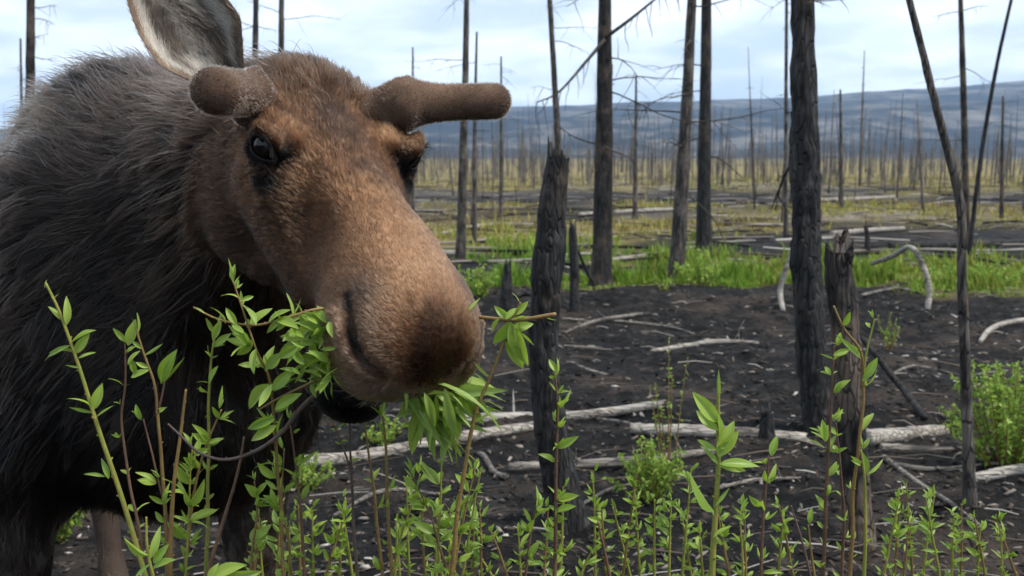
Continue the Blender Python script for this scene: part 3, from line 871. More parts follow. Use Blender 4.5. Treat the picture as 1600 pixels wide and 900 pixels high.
# ear hair: long pale hair inside, short brown outside
def ear_hair(er, count, seed):
    ob_, fr, L, W, sd = er
    rng = np.random.default_rng(seed)
    s = rng.uniform(0.0, 0.96, count); t = rng.uniform(-1, 1, count) ; t = np.sign(t) * np.abs(t) ** 0.8
    p = ear_pt(s, t, fr, L, W, 0.75, 0.0)
    ds = ear_pt(np.clip(s + 0.02, 0, 1), t, fr, L, W, 0.75, 0.0) - p
    dt = ear_pt(s, np.clip(t - 0.03 * np.sign(t), -1, 1), fr, L, W, 0.75, 0.0) - p
    ds, dt = norm(ds), norm(dt)
    nr = np.cross(ds, dt) * np.sign(t)[:, None]
    nr = nr * np.sign((nr @ fr[3]))[:, None]
    sw = vnoise(np.stack([t * 2, s * 2, s * 0], 1), 2.0, sd + 9)[:, None]
    d = norm(ds * 1.0 + dt * (0.45 + 0.9 * sw) + nr * 0.40 + rng.normal(size=(count, 3)) * 0.18)
    LL = (0.052 - 0.028 * np.abs(t) - 0.014 * s)[:, None] * rng.uniform(0.6, 1.2, count)[:, None]
    ks = np.linspace(0, 1, 5)
    pts = np.stack([p + d * LL * x - nr * LL * 0.22 * x * x for x in ks], 1)
    streak = vnoise(np.stack([t * 3.0, s * 1.6, s * 0], 1), 1.8, sd)
    w = 0.05 + 0.85 * sstep(-0.25, 0.45, streak + 0.35 * vnoise(np.stack([t * 9, s * 5, s * 0], 1), 1.5, sd + 30) + 0.25 * (np.abs(t) > 0.55) - 0.2 * (np.abs(t - 0.15) < 0.25))
    col = np.array([[0.04, 0.032, 0.027]]) * (1 - w[:, None]) + np.array([[0.55, 0.46, 0.36]]) * w[:, None]
    rim = sstep(0.80, 0.95, np.abs(t))[:, None]
    col = col * (1 - rim) + np.array([[0.12, 0.08, 0.055]]) * rim
    col = col * np.exp(0.25 * rng.normal(size=count))[:, None]
    rad = 0.00042 * np.array([1, 0.95, 0.8, 0.55, 0.15])[None] * np.ones((count, 1))
    make_hair('ear_fur', pts, rad, np.clip(col, 0.002, 0.9), ob_)
    # outside
    n2 = count // 2
    s = rng.uniform(0.0, 0.98, n2); t = rng.uniform(-1, 1, n2)
    p = ear_pt(s, t, fr, L, W, 0.75, 0.010)
    ds = norm(ear_pt(np.clip(s + 0.02, 0, 1), t, fr, L, W, 0.75, 0.0) - ear_pt(s, t, fr, L, W, 0.75, 0.0))
    out = norm(p - (fr[0] + np.outer(s * L, fr[1]) + fr[3] * W * 0.5))
    d = norm(ds + out * 0.35 + rng.normal(size=(n2, 3)) * 0.12)
    LL = 0.012 * rng.uniform(0.6, 1.2, n2)[:, None]
    pts = np.stack([p + d * LL * x for x in (0, 0.5, 1.0)], 1)
    col = np.array([[0.075, 0.050, 0.037]]) * np.exp(0.3 * rng.normal(size=n2))[:, None]
    make_hair('ear_fur', pts, 0.00036 * np.array([1, 0.7, 0.2])[None] * np.ones((n2, 1)), np.clip(col, 0.002, 0.9), ob_)
ear_hair(EAR_R, int(15000 * FUR), 51)
ear_hair(EAR_L, int(7000 * FUR), 52)
# ------------------------------------------------------------------ ground, hills, haze
def fbm(p, scale, octaves, seed):
    r = 0; a = 1.0; s = scale
    for i in range(octaves):
        r = r + a * vnoise(p, s, seed + i); a *= 0.5; s *= 2.03
    return r
def p3(x, y):
    x = np.asarray(x, float).ravel(); y = np.asarray(y, float).ravel()
    return np.stack([x, y, np.zeros_like(x)], 1)
def zground(x, y, fine=True):
    p = p3(x, y)
    d = np.hypot(p[:, 0], p[:, 1])
    z = 0.10 * vnoise(p, 0.16, 61) * sstep(3.0, 9.0, d) + 0.05 * vnoise(p, 0.55, 62) * sstep(2.5, 6.0, d)
    z = z + 0.16 * np.exp(-((p[:, 0] - 2.4) / 2.6) ** 2 - ((p[:, 1] - 11.6) / 0.9) ** 2)      # low black mound
    z = z * sstep(900, 200, d)
    if fine:
        z = z + (0.040 * fbm(p, 2.2, 3, 63) + 0.034 * np.abs(vnoise(p, 6.5, 66)) + 0.016 * vnoise(p, 18.0, 67)) * sstep(60, 12, d)
    return z
def zg(x, y):
    return float(zground([x], [y])[0])
def cover(x, y):
    """Share of green plants on the ground (0..1) and of pale dead litter."""
    p = p3(x, y); X, Y = p[:, 0], p[:, 1]
    n = fbm(p, 0.35, 3, 71); n2 = fbm(p, 0.9, 2, 75); n3 = fbm(p * np.array([0.6, 1.5, 1.0]), 0.05, 3, 79)
    strip = sstep(11.7, 13.4, Y + 1.5 * n + 0.8 * n2) * sstep(17.5, 15.0, Y + 1.2 * n)
    strip = strip * sstep(0.05, 0.50, 1.2 * n2 + 0.9 * n + 0.20)
    gap = 16.5 + 5.0 * sstep(1.5, 6.0, X + 1.5 * n2)
    back = sstep(gap, gap + 3.0, Y + 1.5 * n) * sstep(-0.45, 0.35, n3 + 0.6 * n + 0.35 + 0.3 * sstep(40, 90, Y))
    g = np.clip(np.maximum(strip, back * 0.95), 0, 1)
    lit = sstep(0.05, 0.8, fbm(p * np.array([0.35, 1.6, 1.0]), 0.30, 3, 85)) * sstep(18, 26, Y) * sstep(140, 60, Y)
    return g, lit
def grow_axis(lo, hi, step, far, ratio=1.16):
    a = list(np.arange(lo, hi, step)); s = step
    while a[-1] < far:
        s *= ratio; a.append(a[-1] + s)
    b = []; s = step; c = lo
    while c > -far:
        s *= ratio; c -= s; b.append(c)
    return np.array(b[::-1] + a)
gx = grow_axis(-6.0, 9.0, 0.05, 3400)
gy = grow_axis(2.6, 14.0, 0.045, 3400)
gy = gy[gy > -300]
X, Y = np.meshgrid(gx, gy, indexing='ij')
Z = zground(X, Y)
gv = np.stack([X.ravel(), Y.ravel(), Z], 1)
ni, nj = len(gx), len(gy)
i = np.arange(ni - 1)[:, None] * nj; j = np.arange(nj - 1)[None]
gq = np.stack([i + j, i + nj + j, i + nj + j + 1, i + j + 1], -1).reshape(-1, 4)
g_me = mesh_np('ground', gv, gq)
gc, gl = cover(X, Y)
put_color(g_me, 'cover', np.stack([gc, gl, np.zeros_like(gc)], 1))
m_ground, nt, b, o = nodes_of('burnt_ground')
tc = N(nt, 'ShaderNodeTexCoord'); at = N(nt, 'ShaderNodeAttribute', attribute_name='cover')
sep = N(nt, 'ShaderNodeSeparateColor'); nt.links.new(at.outputs['Color'], sep.inputs[0])
def tn(scale, detail=4.0, rough=0.6, vec=None):
    n = N(nt, 'ShaderNodeTexNoise', i_Scale=scale, i_Detail=detail, i_Roughness=rough)
    nt.links.new(vec or tc.outputs['Object'], n.inputs['Vector']); return n
n1, n2, n3, n4 = tn(0.8, 5), tn(7.0, 5, 0.65), tn(42.0, 4, 0.7), tn(130.0, 2, 0.7)
char = ramp(nt, [(0.40, (0.002, 0.002, 0.002)), (0.52, (0.006, 0.0055, 0.005)), (0.60, (0.018, 0.015, 0.013)), (0.72, (0.075, 0.060, 0.048))])
nt.links.new(n2.outputs['Fac'], char.inputs[0])
brn = ramp(nt, [(0.52, (0, 0, 0)), (0.64, (1, 1, 1))]); nt.links.new(n1.outputs['Fac'], brn.inputs[0])
c0 = mixc(nt, brn.outputs[0], char.outputs[0], mixc(nt, n3.outputs['Fac'], (0.004, 0.0035, 0.003), (0.085, 0.064, 0.050)))
fl = ramp(nt, [(0.70, (0, 0, 0)), (0.77, (1, 1, 1))]); nt.links.new(n3.outputs['Fac'], fl.inputs[0])
c1 = mixc(nt, fl.outputs[0], c0, mixc(nt, n4.outputs['Fac'], (0.05, 0.042, 0.036), (0.26, 0.22, 0.185)))
gr = ramp(nt, [(0.30, (0.075, 0.058, 0.030)), (0.44, (0.150, 0.125, 0.042)), (0.58, (0.225, 0.170, 0.065)), (0.75, (0.19, 0.13, 0.075))]); n5 = tn(0.35, 6, 0.7); nt.links.new(n5.outputs['Fac'], gr.inputs[0])
c2 = mixc(nt, sep.outputs[0], c1, gr.outputs[0])
lt = ramp(nt, [(0.42, (0.05, 0.043, 0.036)), (0.62, (0.30, 0.25, 0.20))]); nt.links.new(n2.outputs['Fac'], lt.inputs[0])
c3 = mixc(nt, sep.outputs[1], c2, lt.outputs[0])
nt.links.new(c3, b.inputs['Base Color'])
b.inputs['Roughness'].default_value = 0.9; b.inputs['Specular IOR Level'].default_value = 0.2
add = N(nt, 'ShaderNodeMath', operation='MULTIPLY_ADD'); nt.links.new(n3.outputs['Fac'], add.inputs[0]); add.inputs[1].default_value = 0.6; nt.links.new(n2.outputs['Fac'], add.inputs[2])
bp = N(nt, 'ShaderNodeBump', i_Strength=1.0, i_Distance=0.05); nt.links.new(add.outputs[0], bp.inputs['Height']); nt.links.new(bp.outputs[0], b.inputs['Normal'])
ground = obj('ground', g_me, m_ground); tag(ground, 'black charred soil of the burnt plain with green patches', None, None, 'structure')

# hills beyond the plain
m_hill, nt, b, o = nodes_of('hill_forest')
tc = N(nt, 'ShaderNodeTexCoord')
na = tn(0.011, 7, 0.7); nb = tn(0.07, 4, 0.7)
hr = ramp(nt, [(0.36, (0.004, 0.005, 0.007)), (0.5, (0.020, 0.020, 0.022)), (0.62, (0.13, 0.115, 0.10))]); nt.links.new(na.outputs['Fac'], hr.inputs[0])
nt.links.new(mixc(nt, 0.75, hr.outputs[0], nb.outputs['Fac'], 'OVERLAY'), b.inputs['Base Color'])
b.inputs['Roughness'].default_value = 1.0; b.inputs['Specular IOR Level'].default_value = 0.0
hx = np.linspace(-2600, 2600, 260); hy = np.linspace(900, 2900, 110)
X, Y = np.meshgrid(hx, hy, indexing='ij')
ridge_px = np.array([-900, 0, 300, 820, 1000, 1240, 1330, 1450, 1600, 2400]); ridge_py = np.array([222, 204, 190, 168, 162, 156, 147, 142, 131, 128])
ang = X / Y * FPX + 800
top = np.interp(ang, ridge_px, ridge_py)
hp = p3(X, Y).reshape(-1, 3)
hmax = (245 - top) / FPX * 2100.0
prof = sstep(960, 2100, Y) * (1 - 0.0 * Y)
lower = 0.42 * sstep(920, 1350, Y) * (1 - sstep(1350, 1650, Y))
Z = hmax * np.maximum(prof, 0) + hmax * lower * 0.5
Z = Z.ravel() + (5 * fbm(hp, 0.003, 4, 91) + 2.5 * fbm(hp, 0.016, 3, 95)) * sstep(930, 1300, Y.ravel()) - 1.0 * sstep(960, 900, Y.ravel())
hv = np.stack([X.ravel(), Y.ravel(), Z], 1)
ni, nj = len(hx), len(hy)
i = np.arange(ni - 1)[:, None] * nj; j = np.arange(nj - 1)[None]
hq = np.stack([i + j, i + nj + j, i + nj + j + 1, i + j + 1], -1).reshape(-1, 4)
hills = obj('hills', mesh_np('hills', hv, hq), m_hill); tag(hills, 'long low forested hills, blue with distance', None, None, 'structure')

# the air between: one closed box of even, thin haze
hz = bpy.data.materials.new('haze_air'); hz.use_nodes = True
nt = hz.node_tree; nt.nodes.clear()
o_ = nt.nodes.new('ShaderNodeOutputMaterial'); pv = nt.nodes.new('ShaderNodeVolumePrincipled')
pv.inputs['Color'].default_value = (0.50, 0.72, 1.0, 1); pv.inputs['Density'].default_value = HAZE
pv.inputs['Anisotropy'].default_value = 0.0
nt.links.new(pv.outputs[0], o_.inputs['Volume'])
bm = bmesh.new(); bmesh.ops.create_cube(bm, size=1.0)
hme = bpy.data.meshes.new('haze'); bm.to_mesh(hme); bm.free()
haze = obj('haze', hme, hz)
haze.scale = (8000, 8000, 200); haze.location = (0, 0, 200 / 2 - 1.5)
tag(haze, 'thin blue haze over the plain and hills', None, None, 'stuff')
# ------------------------------------------------------------------ bark and wood materials
def bark_mat(name, dark, mid, pale, pale_at=0.62, vscale=1.0, rough=0.85, crack=0.5, axis='z', burn=0.0):
    m, nt, b, o = nodes_of(name)
    tc = N(nt, 'ShaderNodeTexCoord'); mp = N(nt, 'ShaderNodeMapping'); mp.inputs['Scale'].default_value = (1, 1, 0.16 * vscale) if axis == 'z' else (0.10, 1.0, 1.0)
    nt.links.new(tc.outputs['Object'], mp.inputs['Vector'])
    na = N(nt, 'ShaderNodeTexNoise', i_Scale=26.0, i_Detail=5.0, i_Roughness=0.65, i_Distortion=0.6); nt.links.new(mp.outputs[0], na.inputs['Vector'])
    nb = N(nt, 'ShaderNodeTexNoise', i_Scale=2.6, i_Detail=4.0, i_Roughness=0.6); nt.links.new(tc.outputs['Object'], nb.inputs['Vector'])
    vo = N(nt, 'ShaderNodeTexVoronoi', i_Scale=38.0); vo.feature = 'DISTANCE_TO_EDGE'; nt.links.new(mp.outputs[0], vo.inputs['Vector'])
    r1 = ramp(nt, [(0.38, dark), (0.52, mid), (0.66, tuple(x * 2.2 for x in mid))]); nt.links.new(na.outputs['Fac'], r1.inputs[0])
    r2 = ramp(nt, [(pale_at - 0.05, (0, 0, 0)), (pale_at + 0.10, (1, 1, 1))]); nt.links.new(nb.outputs['Fac'], r2.inputs[0])
    pl = mixc(nt, na.outputs['Fac'], tuple(x * 0.45 for x in pale), pale)
    c = mixc(nt, r2.outputs[0], r1.outputs[0], pl)
    if burn:
        nd = N(nt, 'ShaderNodeTexNoise', i_Scale=2.2, i_Detail=5.0, i_Roughness=0.7); nt.links.new(tc.outputs['Object'], nd.inputs['Vector'])
        rb = ramp(nt, [(1 - burn - 0.05, (0, 0, 0)), (1 - burn + 0.05, (1, 1, 1))]); nt.links.new(nd.outputs['Fac'], rb.inputs[0])
        c = mixc(nt, rb.outputs[0], c, (0.012, 0.011, 0.010))
    ck = ramp(nt, [(0.0, (0.25, 0.25, 0.25)), (0.08, (1, 1, 1))]); nt.links.new(vo.outputs['Distance'], ck.inputs[0])
    nt.links.new(mixc(nt, crack, c, mixc(nt, 1.0, c, ck.outputs[0], 'MULTIPLY')), b.inputs['Base Color'])
    b.inputs['Roughness'].default_value = rough; b.inputs['Specular IOR Level'].default_value = 0.35
    ad = N(nt, 'ShaderNodeMath', operation='ADD'); nt.links.new(na.outputs['Fac'], ad.inputs[0]); nt.links.new(ck.outputs[0], ad.inputs[1])
    bp = N(nt, 'ShaderNodeBump', i_Strength=1.0, i_Distance=0.02); nt.links.new(ad.outputs[0], bp.inputs['Height']); nt.links.new(bp.outputs[0], b.inputs['Normal'])
    return m
M_CHAR = bark_mat('charred_bark', (0.003, 0.003, 0.003), (0.026, 0.024, 0.023), (0.11, 0.080, 0.058), 0.60, crack=0.75)
M_CHARB = bark_mat('charred_brown_bark', (0.006, 0.005, 0.005), (0.042, 0.034, 0.028), (0.17, 0.125, 0.092), 0.50, crack=0.7)
M_CHAR2 = bark_mat('charred_trunk_bark', (0.004, 0.004, 0.004), (0.026, 0.022, 0.019), (0.15, 0.105, 0.075), 0.56, crack=0.7)
M_GREY = bark_mat('weathered_bark', (0.020, 0.017, 0.015), (0.070, 0.058, 0.049), (0.24, 0.20, 0.165), 0.55)
M_PALE = bark_mat('bleached_wood', (0.14, 0.115, 0.095), (0.28, 0.24, 0.20), (0.52, 0.47, 0.40), 0.46, rough=0.75, crack=0.10, axis='x', burn=0.36)
M_ASH = bark_mat('ashy_wood', (0.045, 0.040, 0.036), (0.13, 0.115, 0.10), (0.34, 0.295, 0.25), 0.48, rough=0.8, crack=0.12, axis='x', burn=0.38)

def smooth_path(pts, n):
    """Catmull-Rom through points."""
    pts = np.asarray(pts, float); k = len(pts)
    if k == 2:
        return pts[0] + (pts[1] - pts[0]) * np.linspace(0, 1, n)[:, None]
    e = np.vstack([2 * pts[0] - pts[1], pts, 2 * pts[-1] - pts[-2]])
    u = np.linspace(0, k - 1, n); i = np.minimum(u.astype(int), k - 2); t = (u - i)[:, None]
    a, b, c, d = e[i], e[i + 1], e[i + 2], e[i + 3]
    return 0.5 * (2 * b + (c - a) * t + (2 * a - 5 * b + 4 * c - d) * t ** 2 + (3 * b - a - 3 * c + d) * t ** 3)
def wood_tube(path, rads, sides, seed, bumpy=0.06, jag=0.0, mb=None, flare=0.0, gnarl=0.0):
    """A trunk or log with uneven bark relief; optionally a broken, jagged end."""
    path = np.asarray(path, float)
    mb = mb or MB()
    r2 = np.random.default_rng(seed)
    one = MB(); one.tube(path, rads, sides, cap=True, rng=r2, jag=jag)
    v = np.concatenate(one.v); k = len(path)
    ring = np.minimum(np.arange(len(v)) // sides, k - 1); ring[k * sides:] = (0, k - 1)
    cen = path[ring]
    d = v - cen
    q = v.copy(); q[:, 2] *= 0.35
    sc = 1.0 / max(np.max(rads), 0.01)
    nz = bumpy * (vnoise(q, sc * 1.4, seed) + 0.6 * vnoise(q, sc * 3.5, seed + 1)) + 0.5 * bumpy * vnoise(v, sc * 2.0, seed + 2)
    if gnarl: nz = nz + gnarl * np.maximum(vnoise(v, sc * 0.7, seed + 5), 0)
    if flare:
        t = ring / (k - 1)
        nz = nz + flare * np.exp(-t * 18) * (1 + 0.6 * np.sin(3 * np.arctan2(d[:, 1], d[:, 0]) + seed))
    v = v + d * nz[:, None]
    mb.add(v, np.concatenate(one.q), np.concatenate(one.t))
    return mb
def branch_pts(base, direction, L, r, seed, droop=0.25, wig=0.10, n=9):
    r2 = np.random.default_rng(seed); p = [np.asarray(base, float)]; d = unit(direction)
    for i in range(n - 1):
        d = unit(d + r2.normal(size=3) * wig + np.array([0, 0, -droop / n])); p.append(p[-1] + d * L / (n - 1))
    return np.array(p)
def add_branch(tree, base, direction, L, r, mat, seed, droop=0.3, twigs=4, wig=0.10, name='branch'):
    r2 = np.random.default_rng(seed)
    pts = branch_pts(base, direction, L, r, seed, droop, wig)
    mb = MB(); mb.tube(pts, np.linspace(r, r * 0.25, len(pts)), 6, cap=True)
    for k in range(twigs):
        i = r2.integers(2, len(pts) - 1)
        td = unit(unit(pts[i] - pts[i - 1]) * 0.6 + r2.normal(size=3) * 0.6 + np.array([0, 0, -0.35]))
        tp = branch_pts(pts[i], td, L * r2.uniform(0.2, 0.45), r * 0.4, seed * 7 + k, 0.5, 0.14, 6)
        mb.tube(tp, np.linspace(r * 0.42, r * 0.12, 6), 4, cap=False)
    return mb.build(name, mat, tree)
def tree_px(name, label, cat, pix, dist, wpx, mat, seed, top_z=None, sides=16, rings=44, bumpy=0.07, branches=(), jag=0.0, flare=0.35, group=None, gnarl=0.0, top_extra=0.0):
    """A trunk through pixels (base first), its foot on the ground dist metres ahead; wpx = width in pixels at each point."""
    pts = [np.array(P(x, y, dist)) for x, y in pix]
    pts[0][2] = zg(pts[0][0], pts[0][1]) - 0.08
    rad = [w / FPX * dist / 2 for w in wpx]
    if top_extra:
        d = pts[-1] - pts[-2]; d = d / np.linalg.norm(d)
        pts.append(pts[-1] + d * top_extra); rad.append(max(rad[-1] * 0.30, 0.012))
    path = smooth_path(pts, rings)
    cl = np.concatenate([[0], np.cumsum(np.linalg.norm(np.diff(np.array(pts), axis=0), axis=1))]); pl = np.concatenate([[0], np.cumsum(np.linalg.norm(np.diff(path, axis=0), axis=1))])
    rr = np.interp(pl / pl[-1], cl / cl[-1], rad)
    root = empty(name, (float(pts[0][0]), float(pts[0][1]), float(pts[0][2]) + 0.08))
    tag(root, label, cat, group)
    wood_tube(path, rr, sides, seed, bumpy, jag, flare=flare, gnarl=gnarl).build('trunk', mat, root)
    r2 = np.random.default_rng(seed + 100)
    for k, (t, ang, elev, L, r) in enumerate(branches):
        i = int(t * (rings - 1)); base = path[i]
        dr = np.array([math.cos(ang) * math.cos(elev), math.sin(ang) * math.cos(elev), math.sin(elev)])
        add_branch(root, base, dr, L, r, mat, seed * 31 + k)
    return root, path, rr
def rand_branches(seed, n, t0, t1, L0, L1, r):
    r2 = np.random.default_rng(seed)
    return [(r2.uniform(t0, t1), r2.uniform(0, 6.28), r2.uniform(-0.35, 0.25), r2.uniform(L0, L1), r) for _ in range(n)]

GT = 'standing burnt trees'
t1, t1p, _ = tree_px('burnt_tree', 'tall straight charred trunk with a brown split flare at its foot, in the green strip', 'burnt tree', [(940, 452), (941, 380), (944, 200), (945, 0)], 12.7, [36, 31, 27, 19], M_CHAR2, 201, branches=rand_branches(1, 9, 0.25, 0.95, 0.5, 1.6, 0.012), flare=0.5, group=GT, top_extra=5.0)
for k, pix in enumerate(([(945, 62), (916, 96), (873, 144), (838, 160)], [(947, 58), (985, 30), (1022, 0), (1060, -30)])):
    pts = smooth_path([np.array(P(x, y, 12.6 - 0.1 * i)) for i, (x, y) in enumerate(pix)], 12)
    mb = MB(); mb.tube(pts, np.linspace(0.026, 0.008, 12), 6)
    for i in range(3, 12, 1):
        mb.tube(branch_pts(pts[i], (0.15 * (-1) ** i, 0.1, -1.0), 0.25 + 0.06 * (i % 4), 0.006, 300 + i + 20 * k, 0.2, 0.18, 5), np.linspace(0.006, 0.002, 5), 4, cap=False)
    mb.build('branch', M_GREY, t1)
tree_px('burnt_tree', 'grey-brown leaning trunk with a hollow burnt foot beside a straight black trunk', 'burnt tree', [(1052, 442), (1060, 380), (1071, 200), (1081, 0)], 13.2, [26, 24, 19, 14], M_GREY, 202, branches=rand_branches(2, 9, 0.3, 0.98, 0.6, 1.8, 0.012), group=GT, top_extra=4.0)
tree_px('burnt_tree', 'straight black trunk standing close behind the leaning grey-brown one', 'burnt tree', [(1099, 398), (1100, 300), (1102, 150), (1104, 0)], 16.8, [24, 22, 18, 15], M_CHAR, 203, branches=rand_branches(3, 7, 0.35, 0.98, 0.5, 1.4, 0.013), group=GT, top_extra=5.0)
tree_px('burnt_tree', 'thick black scaly trunk rising beside a short broken snag', 'burnt tree', [(1284, 700), (1276, 640), (1263, 480), (1258, 250), (1254, 0)], 5.9, [46, 46, 47, 42, 35], M_CHAR, 204, sides=40, rings=260, bumpy=0.15, branches=[(0.62, 3.3, -0.9, 0.42, 0.012), (0.80, 0.2, 0.1, 0.25, 0.006), (0.5, 3.4, -0.5, 0.10, 0.010), (0.72, 2.8, 0.3, 0.12, 0.007), (0.42, 0.1, 0.2, 0.09, 0.009)], group=GT, gnarl=0.07, top_extra=5.0)
tree_px('broken_snag', 'short broken brown-topped snag pressed against the thick black trunk', 'snag', [(1345, 890), (1338, 780), (1322, 560), (1311, 430), (1312, 392)], 4.15, [48, 45, 43, 42, 42], M_CHARB, 205, sides=36, rings=120, bumpy=0.15, jag=0.05, gnarl=0.14, group=GT)
tree_px('leaning_pole', 'thin dead sapling with a kink, leaning across the frame edge side of the clearing', 'dead sapling', [(1516, 845), (1511, 640), (1503, 440), (1500, 318), (1466, 180), (1421, 0)], 4.4, [19, 17, 15, 14, 12, 10], M_GREY, 206, sides=14, rings=90, bumpy=0.10, group=GT, top_extra=1.5)
tree_px('burnt_tree', 'slim brown upright trunk seen just behind the kinked sapling', 'burnt tree', [(1511, 374), (1508, 250), (1504, 100), (1501, 0)], 20.0, [11, 10, 9, 7], M_CHARB, 207, sides=10, branches=rand_branches(7, 8, 0.3, 0.98, 0.4, 1.0, 0.010), group=GT, top_extra=3.0)
tree_px('leaning_pole', 'thin black pole leaning outward over the plain, crossing the kinked sapling', 'dead sapling', [(1512, 412), (1532, 250), (1556, 110), (1580, 0)], 15.6, [7, 7, 6, 5], M_CHAR, 208, sides=8, group=GT, top_extra=1.5)
tree_px('burnt_stump', 'tall jagged black stump with a narrow top near the moose muzzle', 'stump', [(893, 850), (874, 740), (853, 600), (849, 500), (858, 380), (866, 300), (872, 244)], 4.32, [60, 54, 46, 48, 47, 42, 36], M_CHAR, 209, sides=40, rings=170, bumpy=0.15, jag=0.045, gnarl=0.14, group='burnt stumps')
tree_px('dead_tree', 'thin pale pole rising straight out behind the tall jagged stump', 'burnt tree', [(878, 400), (872, 230), (866, 120), (859, 0)], 16.0, [12, 11, 9, 8], M_GREY, 210, sides=10, branches=rand_branches(10, 5, 0.4, 0.98, 0.4, 1.2, 0.008), group=GT, top_extra=2.0)
tree_px('burnt_tree', 'slender trunk with whitish lower bark between moose antler and jagged stump', 'burnt tree', [(720, 406), (723, 260), (727, 120), (729, 0)], 16.2, [15, 13, 10, 8], M_GREY, 211, sides=12, branches=rand_branches(11, 11, 0.35, 0.98, 0.4, 1.2, 0.008), group=GT, top_extra=2.5)
tree_px('burnt_tree', 'dark trunk standing alone behind the moose back', 'burnt tree', [(46, 420), (47, 200), (48, 0)], 15.0, [17, 15, 12], M_CHARB, 212, sides=12, branches=rand_branches(12, 9, 0.4, 0.98, 0.4, 1.1, 0.009), group=GT, top_extra=3.0)
tree_px('burnt_tree', 'thin dark trunk rising just above the moose crest', 'burnt tree', [(396, 400), (398, 150), (400, 0)], 18.0, [12, 10, 8], M_CHARB, 213, sides=10, branches=rand_branches(13, 12, 0.55, 0.98, 0.5, 1.3, 0.009), group=GT, top_extra=2.5)
tree_px('burnt_tree', 'thin grey trunk with a long drooping side branch above the moose crest', 'burnt tree', [(438, 400), (439, 150), (440, 0)], 18.6, [12, 10, 8], M_GREY, 214, sides=10, branches=rand_branches(14, 10, 0.55, 0.98, 0.5, 1.3, 0.009) + [(0.88, 0.0, -0.05, 1.5, 0.012)], group=GT, top_extra=2.5)
tree_px('burnt_tree', 'very thin faint trunk left of the dark lone one', 'burnt tree', [(36, 330), (34, 180), (32, 60)], 28.0, [6, 5, 3], M_GREY, 215, sides=8, branches=rand_branches(15, 9, 0.4, 0.98, 0.4, 1.0, 0.008), group=GT)
tree_px('burnt_tree', 'leaning faint sapling between the moose back and the lone trunk', 'burnt tree', [(88, 300), (98, 170), (110, 105)], 26.0, [5, 4, 2], M_GREY, 216, sides=8, branches=rand_branches(16, 7, 0.4, 0.98, 0.3, 0.8, 0.007), group=GT)
tree_px('burnt_tree', 'short thin spire poking above the far antler', 'burnt tree', [(645, 330), (645, 200), (645, 74)], 31.0, [6, 5, 2.5], M_GREY, 217, sides=8, branches=rand_branches(17, 12, 0.4, 0.98, 0.3, 0.7, 0.008), group=GT)
tree_px('burnt_tree', 'thin spire right beyond the antler tip', 'burnt tree', [(783, 350), (783, 220), (783, 88)], 29.0, [7, 5, 2.5], M_GREY, 218, sides=8, branches=rand_branches(18, 10, 0.4, 0.98, 0.3, 0.8, 0.008), group=GT)
tree_px('burnt_tree', 'dim slender trunk tucked behind the whitish-barked one', 'burnt tree', [(741, 380), (742, 200), (745, 50)], 19.5, [8, 6, 3], M_GREY, 219, sides=8, branches=rand_branches(19, 9, 0.4, 0.98, 0.3, 0.8, 0.008), group=GT)
tree_px('burnt_tree', 'thin spire between the tall split trunk and the leaning grey-brown one', 'burnt tree', [(992, 350), (993, 240), (994, 118)], 27.0, [8, 6, 3], M_GREY, 220, sides=8, branches=rand_branches(20, 12, 0.3, 0.98, 0.3, 0.8, 0.008), group=GT)
tree_px('burnt_tree', 'thin spire rising past the hill crest right of the thick black trunk', 'burnt tree', [(1314, 330), (1314, 240), (1313, 140)], 32.0, [8, 6, 3], M_GREY, 221, sides=8, branches=rand_branches(21, 10, 0.3, 0.98, 0.3, 0.7, 0.008), group=GT)
tree_px('burnt_tree', 'slim trunk half hidden by the left edge of the thick black trunk', 'burnt tree', [(1228, 365), (1228, 200), (1229, 0)], 21.0, [7, 6, 5], M_GREY, 222, sides=8, branches=rand_branches(22, 8, 0.4, 0.98, 0.3, 0.9, 0.008), group=GT, top_extra=1.0)
tree_px('burnt_tree', 'thin spire at the far edge of the plain near the outward-leaning pole', 'burnt tree', [(1565, 340), (1566, 240), (1567, 150)], 27.0, [7, 5, 3], M_CHARB, 223, sides=8, branches=rand_branches(23, 7, 0.3, 0.98, 0.3, 0.7, 0.008), group=GT)
# short posts and stumps
GS = 'burnt stumps'
tree_px('burnt_stump', 'short black stump with a split top near the muzzle in the green strip', 'stump', [(790, 487), (791, 450), (793, 412)], 10.6, [22, 18, 10], M_CHAR, 231, sides=14, rings=26, bumpy=0.16, jag=0.05, group=GS)
tree_px('burnt_stump', 'slim black post stump just right of the tall jagged stump', 'stump', [(898, 488), (897, 420), (894, 352)], 10.6, [17, 15, 12], M_CHAR, 232, sides=14, rings=26, bumpy=0.14, jag=0.06, group=GS)
tree_px('burnt_stump', 'small pointed black stump between the pale fallen logs', 'stump', [(1199, 722), (1198, 690), (1196, 640)], 5.6, [40, 30, 15], M_CHAR, 233, sides=18, rings=30, bumpy=0.22, jag=0.03, gnarl=0.3, group=GS)
tree_px('burnt_stump', 'thin dark broken stub in front of the thick trunk foot and white bent stick', 'stump', [(1356, 395), (1355, 370), (1352, 350)], 17.5, [10, 8, 5], M_CHAR, 234, sides=10, rings=16, bumpy=0.2, jag=0.03, group=GS)
